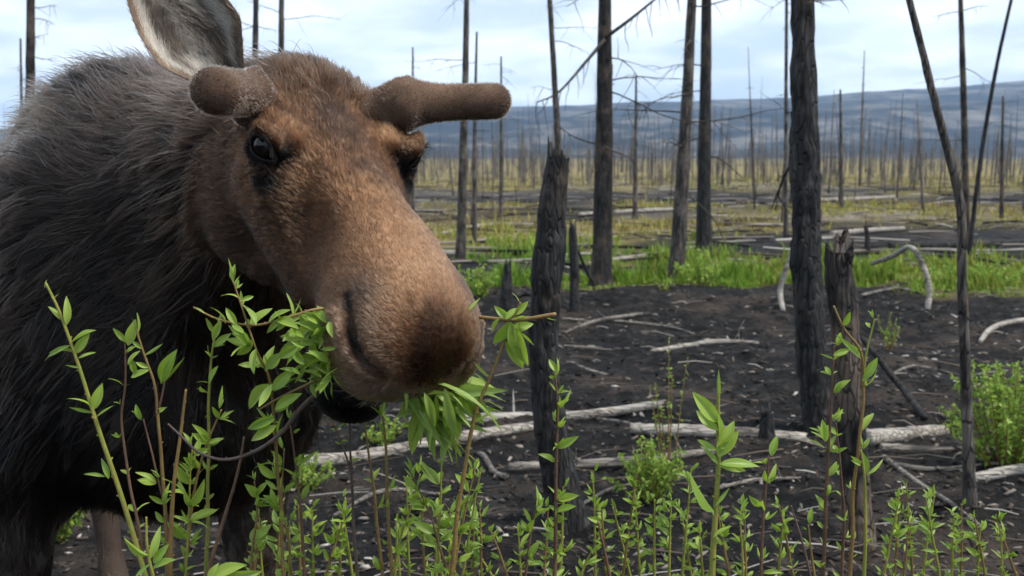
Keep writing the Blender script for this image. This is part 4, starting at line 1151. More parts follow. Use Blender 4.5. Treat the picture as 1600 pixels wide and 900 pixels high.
# ------------------------------------------------------------------ fallen logs and sticks
def log_px(name, label, cat, pix, wpx, mat, seed, lift=0.0, sides=14, rings=40, bumpy=0.10, jag=0.02, group='fallen logs', stubs=0, up=None):
    """A log lying on the ground through ground pixels; up = heights above ground for points that rise."""
    pts, rad = [], []
    for k, (x, y) in enumerate(pix):
        u = up[k] if up else 0.0
        w = wpx[k] if not isinstance(wpx, (int, float)) else wpx
        if u == 0.0:
            g = G(x, y, 0.0); r = w / FPX * g.y / 2
            q = np.array(G(x, y, r)); q[2] = zg(q[0], q[1]) + r * 0.75 + lift
            pts.append(q); rad.append(r)
        else:
            pts.append(None); rad.append(None)
    for k in range(len(pts)):
        if pts[k] is None:
            d0 = next(p for p in pts if p is not None)[1] if not isinstance(up[k], tuple) else up[k][0]
            q = np.array(P(*pix[k], d0)); pts[k] = q
            w = wpx[k] if not isinstance(wpx, (int, float)) else wpx
            rad[k] = w / FPX * d0 / 2
    path = smooth_path(pts, rings)
    rr = np.interp(np.linspace(0, 1, rings), np.linspace(0, 1, len(rad)), rad)
    root = empty(name, tuple(float(a) for a in path[0]))
    tag(root, label, cat, group)
    mb = wood_tube(path, rr, sides, seed, bumpy, jag)
    mb.build('trunk' if 'log' in name else 'stick', mat, root)
    r2 = np.random.default_rng(seed)
    for k in range(stubs):
        i = r2.integers(4, rings - 4); dr = unit(r2.normal(size=3) * np.array([1, 1, 0.3]) + np.array([0, 0, 0.6]))
        add_branch(root, path[i], dr, r2.uniform(0.08, 0.25), rr[i] * 0.25, mat, seed * 13 + k, 0.2, 0, name='branch_stub')
    return root
log_px('fallen_log', 'long bleached log passing behind the jagged stump, level with the moose chin', 'log', [(640, 666), (760, 658), (900, 651), (1035, 645)], [17, 18, 17, 12], M_PALE, 401, stubs=3)
log_px('fallen_log', 'thick weathered log lying closest to the moose foreleg', 'log', [(440, 716), (560, 702), (700, 690), (835, 674)], [23, 22, 20, 15], M_PALE, 402, stubs=2, sides=18)
log_px('fallen_log', 'slim grey log ending at the small pointed stump', 'log', [(985, 677), (1080, 681), (1180, 685), (1262, 683)], [17, 21, 20, 17], M_PALE, 403, stubs=2)
log_px('fallen_log', 'thin ashy log just in front of the jagged stump foot', 'log', [(795, 728), (900, 721), (1010, 719), (1118, 714)], [16, 18, 16, 10], M_ASH, 404, stubs=3)
log_px('fallen_log', 'short thick pale log with a brown sawn-looking end beside the broken snag', 'log', [(1352, 692), (1410, 678), (1475, 666)], [27, 25, 19], M_PALE, 405, sides=20, jag=0.01)
log_px('fallen_log', 'grey log lying in front of the short thick pale log', 'log', [(1375, 706), (1460, 707), (1555, 713)], [15, 16, 13], M_ASH, 406, stubs=1)
log_px('fallen_log', 'pale log end cut off by the frame beside the kinked sapling foot', 'log', [(1518, 757), (1600, 750), (1690, 742)], [18, 19, 17], M_PALE, 407)
log_px('fallen_log', 'thin pale log across the green strip behind the split-foot trunk', 'log', [(955, 404), (1010, 397), (1085, 390)], [7, 7, 5], M_PALE, 408)
log_px('fallen_log', 'long pale log on the dark ground beyond the thick black trunk', 'log', [(1300, 367), (1360, 362), (1412, 357)], [9, 8, 7], M_PALE, 409)
log_px('fallen_log', 'dark charred log on the far dark band at the plain edge', 'log', [(1390, 384), (1500, 380), (1640, 377)], [12, 12, 10], M_CHAR, 410)
log_px('fallen_log', 'pale log far out on the plain above the jagged stump', 'log', [(905, 332), (990, 330), (1060, 326)], [6, 6, 5], M_PALE, 411)
log_px('fallen_log', 'pale log far out on the plain between muzzle and jagged stump', 'log', [(690, 362), (760, 352), (835, 352)], [7, 7, 5], M_PALE, 412)
log_px('fallen_log', 'short pale log far out beyond the kinked sapling', 'log', [(1275, 313), (1340, 310), (1400, 306)], [6, 6, 5], M_PALE, 413)
log_px('fallen_log', 'dark log lying across the far green patches above the pale split log', 'log', [(1120, 348), (1210, 352), (1300, 349)], [7, 7, 6], M_CHARB, 414)
log_px('fallen_log', 'ash-grey log at the foot of the kinked sapling behind its base', 'log', [(1395, 735), (1470, 736), (1600, 738)], [9, 9, 8], M_ASH, 415)
GK = 'dead sticks on the burnt ground'
def stick(label, pix, w, mat, seed, up=None, stubs=0):
    return log_px('dead_stick', label, 'stick', pix, w, mat, seed, sides=8, rings=26, bumpy=0.08, jag=0.004, group=GK, stubs=stubs, up=up)
stick('pale bowed stick in the middle of the black ground', [(1018, 547), (1065, 538), (1120, 535), (1185, 538)], [6, 9, 9, 5], M_PALE, 501, stubs=2)
stick('brown stick pointing at the jagged stump', [(885, 570), (930, 577), (985, 588)], [8, 7, 4], M_ASH, 502)
stick('thin stick arching over the tangle behind the jagged stump', [(880, 520), (930, 507), (985, 494), (1015, 492)], [5, 6, 6, 4], M_ASH, 503, stubs=3)
stick('thin pale stick running across the tangle near the small green sprig', [(900, 498), (960, 500), (1040, 506), (1085, 512)], [4, 5, 5, 3], M_ASH, 504, stubs=2)
stick('crooked pale root stick below the thick weathered log', [(738, 704), (755, 712), (772, 732), (792, 744)], [9, 10, 9, 11], M_ASH, 505)
stick('upright bleached stick leaning on the thick black trunk', [(1224, 486), (1219, 455), (1228, 420), (1240, 385)], [8, 9, 8, 5], M_PALE, 506, up=[0.0, (10.8,), (10.8,), (10.8,)])
stick('white bent stick standing on the mound like a hook', [(1449, 486), (1452, 450), (1440, 410), (1422, 386), (1395, 400), (1362, 412)], [9, 10, 9, 8, 9, 7], M_PALE, 507, up=[0.0, (10.7,), (10.75,), (10.9,), (11.2,), (11.6,)])
stick('white curved stick rising at the frame edge past the kinked sapling', [(1532, 523), (1548, 505), (1575, 496), (1620, 494)], [7, 9, 9, 7], M_PALE, 508)
stick('dark pole slanting down from the broken snag to the thick pale log', [(1445, 657), (1412, 610), (1372, 560), (1340, 520)], [11, 11, 10, 8], M_CHAR, 509, up=[0.0, (6.5,), (6.6,), (6.7,)])
stick('long thin grey stick slanting from the snag towards the kinked sapling foot', [(1380, 722), (1430, 762), (1480, 805), (1535, 848)], [9, 9, 8, 6], M_ASH, 510)
stick('low pale stick on the bare mound behind the thick trunk', [(1345, 470), (1400, 462), (1440, 468)], [5, 6, 4], M_ASH, 511)
stick('thin pale stick lying by the dark slanting pole', [(1390, 590), (1430, 583), (1500, 590)], [4, 5, 3], M_ASH, 512)
stick('faint brown stick left of the small leafy bush', [(905, 800), (950, 770), (985, 762)], [5, 6, 4], M_ASH, 513)
stick('short forked stick in front of the pointed stump', [(1120, 770), (1180, 760), (1250, 764)], [6, 7, 4], M_ASH, 514, stubs=3)
stick('dark leaning stick beside the slim black post stump', [(930, 455), (915, 420), (902, 388)], [6, 6, 4], M_CHAR, 515, up=[0.0, (12.2,), (12.0,)])
stick('dark snapped branch on the green strip left of the jagged stump', [(805, 470), (820, 466), (850, 474)], [8, 9, 6], M_CHAR, 516, stubs=3)
stick('pale stick lying under the moose chin behind the willow stems', [(520, 800), (600, 770), (690, 765)], [6, 8, 5], M_ASH, 517)
stick('grey stick near the tall jagged stump, half buried in char', [(930, 655), (985, 668), (1020, 690)], [6, 6, 4], M_ASH, 518)
# ---- far trunks: the nearest 290 one by one, the rest as one mass
r2 = np.random.default_rng(77)
M_FAR = bark_mat('far_bark', (0.05, 0.042, 0.036), (0.12, 0.10, 0.085), (0.26, 0.22, 0.18), 0.5)
def snag_mesh(h, r, seed, nb):
    rr = np.random.default_rng(seed)
    n = 9; ts = np.linspace(0, 1, n)
    lean = rr.normal(size=2) * 0.03
    pts = np.stack([lean[0] * h * ts + 0.02 * h * rr.normal() * ts ** 2, lean[1] * h * ts, h * ts], 1)
    mb = MB(); mb.tube(pts, r * (1 - 0.75 * ts), 6)
    for k in range(nb):
        t = rr.uniform(0.3, 0.97); i = int(t * (n - 1))
        a = rr.uniform(0, 6.28); L = h * rr.uniform(0.04, 0.12) * (1.15 - t)
        e = pts[i] + np.array([math.cos(a) * L, math.sin(a) * L, -0.15 * L])
        mb.tube([pts[i], (pts[i] + e) / 2 + [0, 0, 0.02 * L], e], [r * 0.22, r * 0.15, r * 0.06], 4, cap=False)
    return mb.mesh('trunk')
variants = []
for k in range(16):
    mm = (M_CHARB, M_GREY, M_FAR, M_FAR)[k % 4]
    me_ = snag_mesh(1.0, (0.008, 0.012, 0.010, 0.015)[k % 4 if k < 8 else (k + 1) % 4], 800 + k, 14 + k % 7)
    me_.materials.append(mm); variants.append(me_)
placed = []
tries = 0
while len(placed) < 290 and tries < 20000:
    tries += 1
    u = r2.random(); d = 23 + 112 * u ** 0.75
    x = r2.uniform(-0.53, 0.53) * d
    px = x / d * FPX + 800
    if px < 640 and r2.random() < 0.75: continue
    if any((x - a) ** 2 + (d - b_) ** 2 < 0.8 for a, b_ in placed): continue
    placed.append((x, d))
for k, (x, d) in enumerate(placed):
    h = r2.uniform(0.9, 3.6) + 0.030 * d * r2.random() ** 1.5
    if r2.random() < 0.10: h *= 1.6
    o_ = bpy.data.objects.new('burnt_snag', variants[r2.integers(0, 16)])
    COL.objects.link(o_)
    w = r2.uniform(0.9, 1.5) * (1.6 / h) ** 0.3
    o_.scale = (h * w, h * w, h); o_.location = (x, d, zg(x, d) - 0.02); o_.rotation_euler = (r2.normal() * 0.04, r2.normal() * 0.06, r2.uniform(0, 6.28))
    tag(o_, 'thin bare burnt trunk among the many standing on the wide plain', 'burnt tree', 'burnt trunks scattered over the plain')
mb = MB()
for k in range(7000):
    d = 55 + 800 * r2.random() ** 1.25
    x = r2.uniform(-0.58, 0.58) * d
    h = r2.uniform(1.2, 6.5) * (0.4 + 0.6 * r2.random()) + 0.006 * d * r2.random()
    l1, l2 = r2.normal(size=2) * 0.03 * h
    rr = r2.uniform(0.018, 0.055)
    mb.tube([(x, d, -0.2), (x + l1 * 0.5, d + l2 * 0.5, h * 0.5), (x + l1, d + l2, h)], [rr, rr * 0.75, rr * 0.25], 4, cap=False)
far = mb.build('burnt_forest', M_FAR)
tag(far, 'mass of bare burnt trunks fading out at the foot of the hills', None, None, 'stuff')
# ------------------------------------------------------------------ char crumbs, chips and low green plants
r2 = np.random.default_rng(91)
def wedge(n, d0, d1, half=0.56, power=1.0):
    d = d0 + (d1 - d0) * r2.random(n) ** power
    return r2.uniform(-half, half, n) * d, d
def col_mat(name, rough=0.9, trans=0.0):
    m, nt, b, o = nodes_of(name)
    at = N(nt, 'ShaderNodeAttribute', attribute_name='tint'); nt.links.new(at.outputs['Color'], b.inputs['Base Color'])
    b.inputs['Roughness'].default_value = rough; b.inputs['Specular IOR Level'].default_value = 0.25
    if trans:
        tr = N(nt, 'ShaderNodeBsdfTranslucent'); nt.links.new(at.outputs['Color'], tr.inputs['Color'])
        mx = N(nt, 'ShaderNodeMixShader'); mx.inputs[0].default_value = trans
        nt.links.new(b.outputs[0], mx.inputs[1]); nt.links.new(tr.outputs[0], mx.inputs[2]); nt.links.new(mx.outputs[0], o.inputs['Surface'])
    return m
M_CHIP = col_mat('char_chip'); M_BLADE = col_mat('low_plant', 0.6, 0.35)
# chips and crumbs: little uneven wedges
n = 22000
x, d = wedge(n, 3.4, 15.5, power=1.5)
z = zground(x, d)
L = r2.uniform(0.010, 0.055, n) * (0.7 + 0.05 * d); W = L * r2.uniform(0.10, 0.45, n); Hh = W * r2.uniform(0.3, 0.9, n)
a = r2.uniform(0, np.pi, n)
base = np.array([[-1, -1, -.4], [1, -1, -.4], [1, 1, -.4], [-1, 1, -.4], [-.8, -.7, 1], [.9, -.8, .8], [.7, .8, 1], [-.9, .7, .7]])
loc = base[None] * (1 + 0.35 * r2.normal(size=(n, 8, 3))) * np.stack([L, W, Hh], 1)[:, None, :] * 0.5
tl = r2.normal(size=n) * 0.25
ca, sa = np.cos(a)[:, None], np.sin(a)[:, None]
vx = loc[..., 0] * ca - loc[..., 1] * sa + x[:, None]; vy = loc[..., 0] * sa + loc[..., 1] * ca + d[:, None]; vz = loc[..., 2] + loc[..., 0] * tl[:, None] + z[:, None] + (Hh * 0.2)[:, None]
v = np.stack([vx, vy, vz], -1).reshape(-1, 3)
fq = np.array([[0, 3, 2, 1], [4, 5, 6, 7], [0, 1, 5, 4], [1, 2, 6, 5], [2, 3, 7, 6], [3, 0, 4, 7]])
q = (np.arange(n)[:, None, None] * 8 + fq[None]).reshape(-1, 4)
me = mesh_np('debris', v, q, smooth=False)
pal = np.array([[0.012, 0.011, 0.011], [0.02, 0.018, 0.017], [0.06, 0.045, 0.035], [0.12, 0.095, 0.075], [0.22, 0.19, 0.16], [0.36, 0.33, 0.29]])
ci = r2.choice(6, n, p=[0.42, 0.20, 0.17, 0.12, 0.06, 0.03])
put_color(me, 'tint', np.repeat(pal[ci] * r2.uniform(0.7, 1.2, (n, 1)), 8, 0))
tag(obj('debris', me, M_CHIP), 'chips of charred wood and ash strewn over the black soil', None, None, 'stuff')
# thin twigs lying about
mb = MB(); cols = []
for k in range(520):
    d = 3.6 + 11 * r2.random() ** 1.2; x = r2.uniform(-0.55, 0.55) * d; L = r2.uniform(0.06, 0.38); an = r2.uniform(-0.6, 0.6) + (math.pi if r2.random() < .5 else 0)
    p0 = np.array([x, d, zg(x, d) + 0.012]); x1, y1 = x + math.cos(an) * L, d + math.sin(an) * L * 0.8
    p2 = np.array([x1, y1, zg(x1, y1) + 0.012 + 0.03 * r2.random()]); p1 = (p0 + p2) / 2 + [0, 0, 0.02 * r2.random()]
    r_ = r2.uniform(0.002, 0.006); n0 = mb.n
    mb.tube([p0, p1, p2], [r_, r_ * 0.9, r_ * 0.5], 4, cap=False)
    cols.append(np.repeat(pal[r2.choice([1, 1, 2, 2, 3, 3, 4, 5])][None] * r2.uniform(0.7, 1.1), mb.n - n0, 0))
for k in range(1500):
    d = 15 + 60 * r2.random() ** 1.2; x = r2.uniform(-0.55, 0.55) * d; L = r2.uniform(0.25, 1.6); an = r2.uniform(-0.5, 0.5) + (math.pi if r2.random() < .5 else 0)
    z_ = float(zground([x], [d])[0]); r_ = r2.uniform(0.008, 0.035); n0 = mb.n
    e_ = np.array([x + math.cos(an) * L, d + math.sin(an) * L, z_ + r_ + 0.10 * r2.random() ** 2])
    mb.tube([(x, d, z_ + r_ * 0.6), (np.array([x, d, z_]) + e_) / 2 + [0, 0, 0.04 * r2.random()], e_], [r_, r_ * 0.9, r_ * 0.5], 5, cap=False)
    cols.append(np.repeat(pal[r2.choice([0, 1, 2, 3, 4, 4, 5])][None] * r2.uniform(0.7, 1.1), mb.n - n0, 0))
me = mb.mesh('litter'); put_color(me, 'tint', np.concatenate(cols))
tag(obj('litter', me, M_CHIP), 'thin dead twigs strewn over the black soil', None, None, 'stuff')
# low green plants: narrow leaves in tufts
def blades(name, label, n, d0, d1, h0, h1, w0, power, half=0.58):
    x, d = wedge(n * 3, d0, d1, half, power)
    g, _ = cover(x, d)
    keep = r2.random(len(x)) < g ** 1.3
    x, d = x[keep][:n], d[keep][:n]
    n = len(x)
    z = zground(x, d)
    h = r2.uniform(h0, h1, n) * (0.15 + 1.5 * np.clip(fbm(p3(x, d), 2.0, 2, 301) * 0.9 + 0.40, 0, 1) ** 1.5)
    a = r2.uniform(0, 2 * np.pi, n); le = r2.uniform(0.1, 0.55, n) * h; w = w0 * r2.uniform(0.6, 1.4, n)
    ux, uy = np.cos(a), np.sin(a)
    sx, sy = -uy * w, ux * w
    def P_(t, k):
        return np.stack([x + ux * le * t ** 1.7 + sx * k, d + uy * le * t ** 1.7 + sy * k, z - 0.01 + h * t * (1 - 0.12 * t)], 1)
    V = np.stack([P_(0.0, -0.5), P_(0.0, 0.5), P_(0.5, -1.0), P_(0.5, 1.0), P_(1.0, 0.0)], 1)
    i = np.arange(n)[:, None] * 5
    q = i + np.array([[0, 1, 3, 2]]); t = i + np.array([[2, 3, 4]])
    me = mesh_np(name, V.reshape(-1, 3), [q, t])
    yl = np.clip(fbm(p3(x, d), 0.25, 3, 311) * 0.5 + 0.30 + 0.25 * r2.normal(size=n) + 1.1 * sstep(16.0, 24, d), 0, 2.0)[:, None]
    c = np.array([[0.115, 0.215, 0.022]]) * (1 - yl) + np.array([[0.285, 0.255, 0.060]]) * yl
    br = np.clip(yl - 1, 0, 1); yl = np.minimum(yl, 1)
    c = np.array([[0.130, 0.250, 0.022]]) * (1 - yl) + np.array([[0.290, 0.270, 0.055]]) * yl
    c = c * (1 - br) + np.array([[0.20, 0.140, 0.060]]) * br
    c = c * np.exp(0.25 * r2.normal(size=(n, 1)))
    put_color(me, 'tint', np.repeat(c, 5, 0))
    tag(obj(name, me, M_BLADE), label, None, None, 'stuff')
blades('grass', 'strip of fresh green grass and fireweed behind the black ground', 46000, 11.5, 17.6, 0.07, 0.28, 0.011, 1.0)
blades('undergrowth', 'low yellow-green plants over the burnt plain', 75000, 16.5, 85, 0.07, 0.24, 0.020, 1.2)
# ------------------------------------------------------------------ willow shoots
def leaf_mat(name, c0, c1, trans=0.42):
    m, nt, b, o = nodes_of(name)
    oi = N(nt, 'ShaderNodeObjectInfo'); tc = N(nt, 'ShaderNodeTexCoord')
    sp = N(nt, 'ShaderNodeSeparateXYZ'); nt.links.new(tc.outputs['Object'], sp.inputs[0])
    base = mixc(nt, oi.outputs['Random'], c0, c1)
    # midrib and side veins in the leaf's own coordinates
    ab = N(nt, 'ShaderNodeMath', operation='ABSOLUTE'); nt.links.new(sp.outputs['Y'], ab.inputs[0])
    rib = N(nt, 'ShaderNodeMapRange'); rib.inputs['From Min'].default_value = 0.006; rib.inputs['From Max'].default_value = 0.018; rib.inputs['To Min'].default_value = 0.75; rib.inputs['To Max'].default_value = 0.0
    nt.links.new(ab.outputs[0], rib.inputs['Value'])
    ad = N(nt, 'ShaderNodeMath', operation='MULTIPLY_ADD'); nt.links.new(ab.outputs[0], ad.inputs[0]); ad.inputs[1].default_value = -0.9; nt.links.new(sp.outputs['X'], ad.inputs[2])
    wv = N(nt, 'ShaderNodeMath', operation='SINE'); ml = N(nt, 'ShaderNodeMath', operation='MULTIPLY'); ml.inputs[1].default_value = 75.0
    nt.links.new(ad.outputs[0], ml.inputs[0]); nt.links.new(ml.outputs[0], wv.inputs[0])
    nz = N(nt, 'ShaderNodeTexNoise', i_Scale=6.0, i_Detail=3.0); nt.links.new(tc.outputs['Object'], nz.inputs['Vector'])
    vr = N(nt, 'ShaderNodeMapRange'); vr.inputs['From Min'].default_value = 0.6; vr.inputs['From Max'].default_value = 1.0; vr.inputs['To Max'].default_value = 0.07; nt.links.new(wv.outputs[0], vr.inputs['Value'])
    mxv = N(nt, 'ShaderNodeMath', operation='MAXIMUM'); nt.links.new(rib.outputs[0], mxv.inputs[0]); nt.links.new(vr.outputs[0], mxv.inputs[1])
    c = mixc(nt, mxv.outputs[0], mixc(nt, nz.outputs['Fac'], base, mixc(nt, 0.5, base, (0.22, 0.30, 0.05))), (0.30, 0.38, 0.12))
    nt.links.new(c, b.inputs['Base Color'])
    b.inputs['Roughness'].default_value = 0.42; b.inputs['Specular IOR Level'].default_value = 0.45
    bp = N(nt, 'ShaderNodeBump', i_Strength=0.06, i_Distance=0.01); nt.links.new(wv.outputs[0], bp.inputs['Height']); nt.links.new(bp.outputs[0], b.inputs['Normal'])
    tr = N(nt, 'ShaderNodeBsdfTranslucent')
    nt.links.new(mixc(nt, 0.5, c, (0.36, 0.52, 0.03)), tr.inputs['Color'])
    mx = N(nt, 'ShaderNodeMixShader'); mx.inputs[0].default_value = trans
    nt.links.new(b.outputs[0], mx.inputs[1]); nt.links.new(tr.outputs[0], mx.inputs[2]); nt.links.new(mx.outputs[0], o.inputs['Surface'])
    return m
M_LEAF = leaf_mat('willow_leaf', (0.175, 0.310, 0.030), (0.380, 0.500, 0.080))
M_LEAF2 = leaf_mat('willow_leaf_dull', (0.180, 0.300, 0.050), (0.350, 0.460, 0.105))
M_LEAF3 = leaf_mat('willow_leaf_pale', (0.22, 0.36, 0.07), (0.36, 0.47, 0.13))
def stem_mat(name, a, b_):
    m, nt, b, o = nodes_of(name)
    tc = N(nt, 'ShaderNodeTexCoord'); nz = N(nt, 'ShaderNodeTexNoise', i_Scale=22.0, i_Detail=5.0, i_Roughness=0.7); nt.links.new(tc.outputs['Object'], nz.inputs['Vector'])
    nz2 = N(nt, 'ShaderNodeTexNoise', i_Scale=300.0, i_Detail=2.0); nt.links.new(tc.outputs['Object'], nz2.inputs['Vector'])
    r = ramp(nt, [(0.35, a), (0.65, b_)]); nt.links.new(nz.outputs['Fac'], r.inputs[0])
    nt.links.new(mixc(nt, 0.35, r.outputs[0], nz2.outputs['Fac'], 'OVERLAY'), b.inputs['Base Color'])
    b.inputs['Roughness'].default_value = 0.5
    bp = N(nt, 'ShaderNodeBump', i_Strength=0.4, i_Distance=0.002); nt.links.new(nz2.outputs['Fac'], bp.inputs['Height']); nt.links.new(bp.outputs[0], b.inputs['Normal'])
    return m
S_GREEN = stem_mat('green_stem', (0.17, 0.20, 0.03), (0.26, 0.22, 0.05))
S_YEL = stem_mat('ochre_stem', (0.22, 0.15, 0.045), (0.16, 0.09, 0.035))
S_BRN = stem_mat('brown_stem', (0.085, 0.045, 0.028), (0.15, 0.085, 0.05))
S_DRK = stem_mat('grey_brown_stem', (0.06, 0.042, 0.034), (0.12, 0.085, 0.065))
LEAF = []
def leaf_mesh(ratio, fold, curl, twist, seed):
    rr = np.random.default_rng(seed)
    ns, nw = 9, 5
    s = np.linspace(0, 1, ns); w = np.linspace(-1, 1, nw)
    prof = np.sin(np.pi * s ** 0.85) ** 0.85 * ratio * 0.5; prof[0] = 0.012; prof[-1] = 0.003
    v = []
    for i in range(ns):
        for j in range(nw):
            y = w[j] * prof[i]; tw = twist * s[i]
            z = fold * abs(y) - curl * s[i] ** 2 + 0.012 * math.sin(9 * s[i] + 2 * w[j] + seed) * abs(w[j])
            v.append((s[i] * (1 - 0.25 * abs(curl) * s[i]), y * math.cos(tw) - z * 0 , z + y * math.sin(tw)))
    i = np.arange(ns - 1)[:, None] * nw; j = np.arange(nw - 1)[None]
    q = np.stack([i + j, i + nw + j, i + nw + j + 1, i + j + 1], -1).reshape(-1, 4)
    me = mesh_np('leaf', np.array(v), q)
    return me
for k, (ra, fo, cu, tw) in enumerate([(0.33, 0.7, 0.15, 0.3), (0.26, 0.5, 0.34, -0.5), (0.36, 0.8, 0.08, 0.2), (0.22, 0.6, 0.50, 0.8), (0.29, 0.4, -0.15, -0.4), (0.17, 0.5, 0.32, 0.7), (0.37, 0.5, 0.22, -0.2), (0.14, 0.4, 0.25, -0.8)]):
    for mm in (M_LEAF, M_LEAF2, M_LEAF3):
        me = leaf_mesh(ra, fo, cu, tw, k); me.materials.append(mm); LEAF.append(me)
LR = np.random.default_rng(2024)
NLEAF = [0]
def leaf(parent, base, direction, L, kind=None, face=None, dull=False):
    """One leaf as its own object, sharing one of a few meshes."""
    x = unit(direction)
    f = np.array([0, -0.8, 0.6]) + LR.normal(size=3) * 0.55 if face is None else np.asarray(face, float)
    y = np.cross(f, x); ny = np.linalg.norm(y)
    if ny < 1e-3: y = np.cross([1.0, 0.2, 0], x); ny = np.linalg.norm(y)
    y /= ny; z = np.cross(x, y)
    k = (LR.integers(0, 8) if kind is None else kind) * 3 + (2 if dull == 'pale' else 1 if dull else 0)
    o = bpy.data.objects.new('leaf', LEAF[k]); COL.objects.link(o)
    o.parent = parent; o.matrix_parent_inverse = parent_inv(parent)
    m = Matrix.Identity(4)
    for r_ in range(3):
        m[r_][0] = x[r_] * L; m[r_][1] = y[r_] * L; m[r_][2] = z[r_] * L; m[r_][3] = base[r_]
    o.matrix_basis = m
    NLEAF[0] += 1
    return o
def leafpx(parent, b, t, d, kind=None, dz=0.0, dull=False, face=None):
    """A leaf from pixel b to pixel t at distance d, its tip dz metres nearer."""
    p0 = np.array(P(b[0], b[1], d)); p1 = np.array(P(t[0], t[1], d - dz))
    return leaf(parent, p0, p1 - p0, float(np.linalg.norm(p1 - p0)), kind, face, dull)
def tuft(parent, base, sdir, n, L0, L1, dull=False, openness=0.9):
    a0 = LR.uniform(0, 6.28); sdir = unit(sdir)
    e1 = unit(np.cross(sdir, [0.3, 0.9, 0.1])); e2 = np.cross(sdir, e1)
    side = math.cos(a0) * e1 + math.sin(a0) * e2
    for k in range(n):
        a = a0 + LR.normal() * 0.9
        sd = math.cos(a) * e1 + math.sin(a) * e2
        d = unit(sdir * LR.uniform(0.25, 1.0) + sd * openness * LR.uniform(0.4, 1.2))
        leaf(parent, base + side * 0.004, d, L0 * 0.9 + (L1 * 1.2 - L0 * 0.9) * LR.random() ** 1.6, dull=dull)
def stem(root, pix, d, wpx, mat, leaves=True, foot=None, spacing=34, n=(2, 4), L=(0.016, 0.036), skip=0.0, tip=True, dull=False, end_t=1.0, rise=1.0):
    """A stem through pixels from its tip down; d = distance(s); goes on to the ground when foot is given."""
    k = len(pix)
    ds = d if isinstance(d, (list, tuple)) else [d] * k
    pts = [np.array(P(x, y, dd)) for (x, y), dd in zip(pix, ds)]
    w0 = [max(2.2, wpx * f) for f in np.linspace(0.45, 1.0, k)]
    rad = [w / FPX * dd / 2 for w, dd in zip(w0, ds)]
    nvis = 14 + 8 * k
    path = smooth_path(pts, nvis)
    path = path + np.stack([vnoise(path, 14, 5) * 0.0022, vnoise(path, 14, 6) * 0.002, np.zeros(nvis)], 1)
    rr = np.interp(np.linspace(0, 1, nvis), np.linspace(0, 1, k), rad)
    # swollen nodes
    seg = np.concatenate([[0], np.cumsum(np.linalg.norm(np.diff(path, axis=0), axis=1))])
    if foot is not None:
        f = np.array([foot[0], foot[1], zg(foot[0], foot[1]) - 0.03]); m_ = (path[-1] + f) / 2; m_[:2] = path[-1][:2] * 0.55 + f[:2] * 0.45
        low = smooth_path([path[-1], m_, f], 10)[1:]
        fp = np.vstack([path, low]); fr = np.concatenate([rr, np.linspace(rr[-1], rr[-1] * 1.3, len(low))])
    else:
        fp, fr = path, rr
    mb = MB(); mb.tube(fp, fr, 8, cap=True)
    total = seg[-1]; step = spacing / FPX * float(np.mean(ds))
    nodes = np.arange(step * 0.5, total * end_t, step)
    nodes = nodes + LR.normal(size=len(nodes)) * step * 0.18
    st_pts = []
    for s_ in nodes:
        i = int(np.clip(np.searchsorted(seg, s_), 1, nvis - 1)); st_pts.append((path[i], unit(path[i - 1] - path[i]), rr[i], s_ / total))
        b0 = path[i]; a = LR.uniform(0, 6.28)
        o_ = unit(np.cross(unit(path[i - 1] - path[i]), [math.cos(a), math.sin(a), 0.2]))
        mb.tube([b0, b0 + o_ * rr[i] * 1.7 + unit(path[i - 1] - path[i]) * rr[i] * 1.2], [rr[i] * 0.75, rr[i] * 0.3], 5)
    so = mb.build('stem', mat, root)
    if leaves:
        for b0, sd, r_, t in st_pts:
            if t < skip or LR.random() < 0.10: continue
            sz = 0.75 + 0.35 * math.sin(math.pi * min(1, t * 1.3))
            tuft(so, b0, sd, int(LR.integers(n[0], n[1] + 1)), L[0] * sz, L[1] * sz, dull)
        if tip:
            tuft(so, path[0], unit(path[0] - path[2]), 3, L[0], L[1] * 0.8, dull, 0.35)
    return so
def willow(label, foot_px, d, group='willow shoots by the moose'):
    f = np.array(P(foot_px, 900, d)); r = empty('willow_shrub', (float(f[0]), float(f[1]), 0.0)); tag(r, label, 'willow', group)
    return r, (float(f[0]), float(f[1]))
# ---- shrub in front of the moose chest
w1, f1 = willow('young willow with yellow-green stems in front of the moose chest', 270, 1.62)
s1 = stem(w1, [(70, 442), (100, 505), (130, 590), (152, 665), (185, 765), (228, 905)], 1.55, 9, S_GREEN, leaves=False, foot=f1)
for b, t, k in [((96, 500), (72, 468), 3), ((104, 508), (107, 462), 1), ((112, 535), (148, 510), 0), ((110, 540), (52, 560), 5), ((120, 555), (88, 530), 3), ((122, 560), (150, 545), 5), ((118, 552), (140, 520), 2), ((70, 450), (72, 432), 7), ((82, 470), (92, 455), 7),
                 ((146, 640), (160, 598), 2), ((146, 645), (102, 636), 7), ((144, 638), (122, 610), 3), ((150, 652), (172, 632), 7), ((165, 745), (126, 735), 7), ((170, 748), (160, 715), 1), ((128, 575), (100, 570), 7)]:
    leafpx(s1, b, t, 1.55, k, dz=LR.normal() * 0.012)
s2 = stem(w1, [(196, 528), (196, 600), (190, 660), (200, 740), (215, 820), (228, 905)], 1.66, 6, S_BRN, spacing=48, foot=f1, tip=False, L=(0.014, 0.030))
for b, t, k in [((198, 535), (176, 512), 4), ((200, 540), (212, 498), 2), ((205, 560), (213, 590), 0), ((200, 570), (215, 545), 6), ((196, 532), (205, 505), 7), ((205, 590), (232, 575), 6)]: leafpx(s2, b, t, 1.63, k)
s3 = stem(w1, [(212, 505), (228, 560), (243, 610), (250, 680), (255, 760), (262, 905)], 1.60, 7, S_YEL, spacing=44, skip=0.25, foot=f1, tip=False, L=(0.014, 0.032))
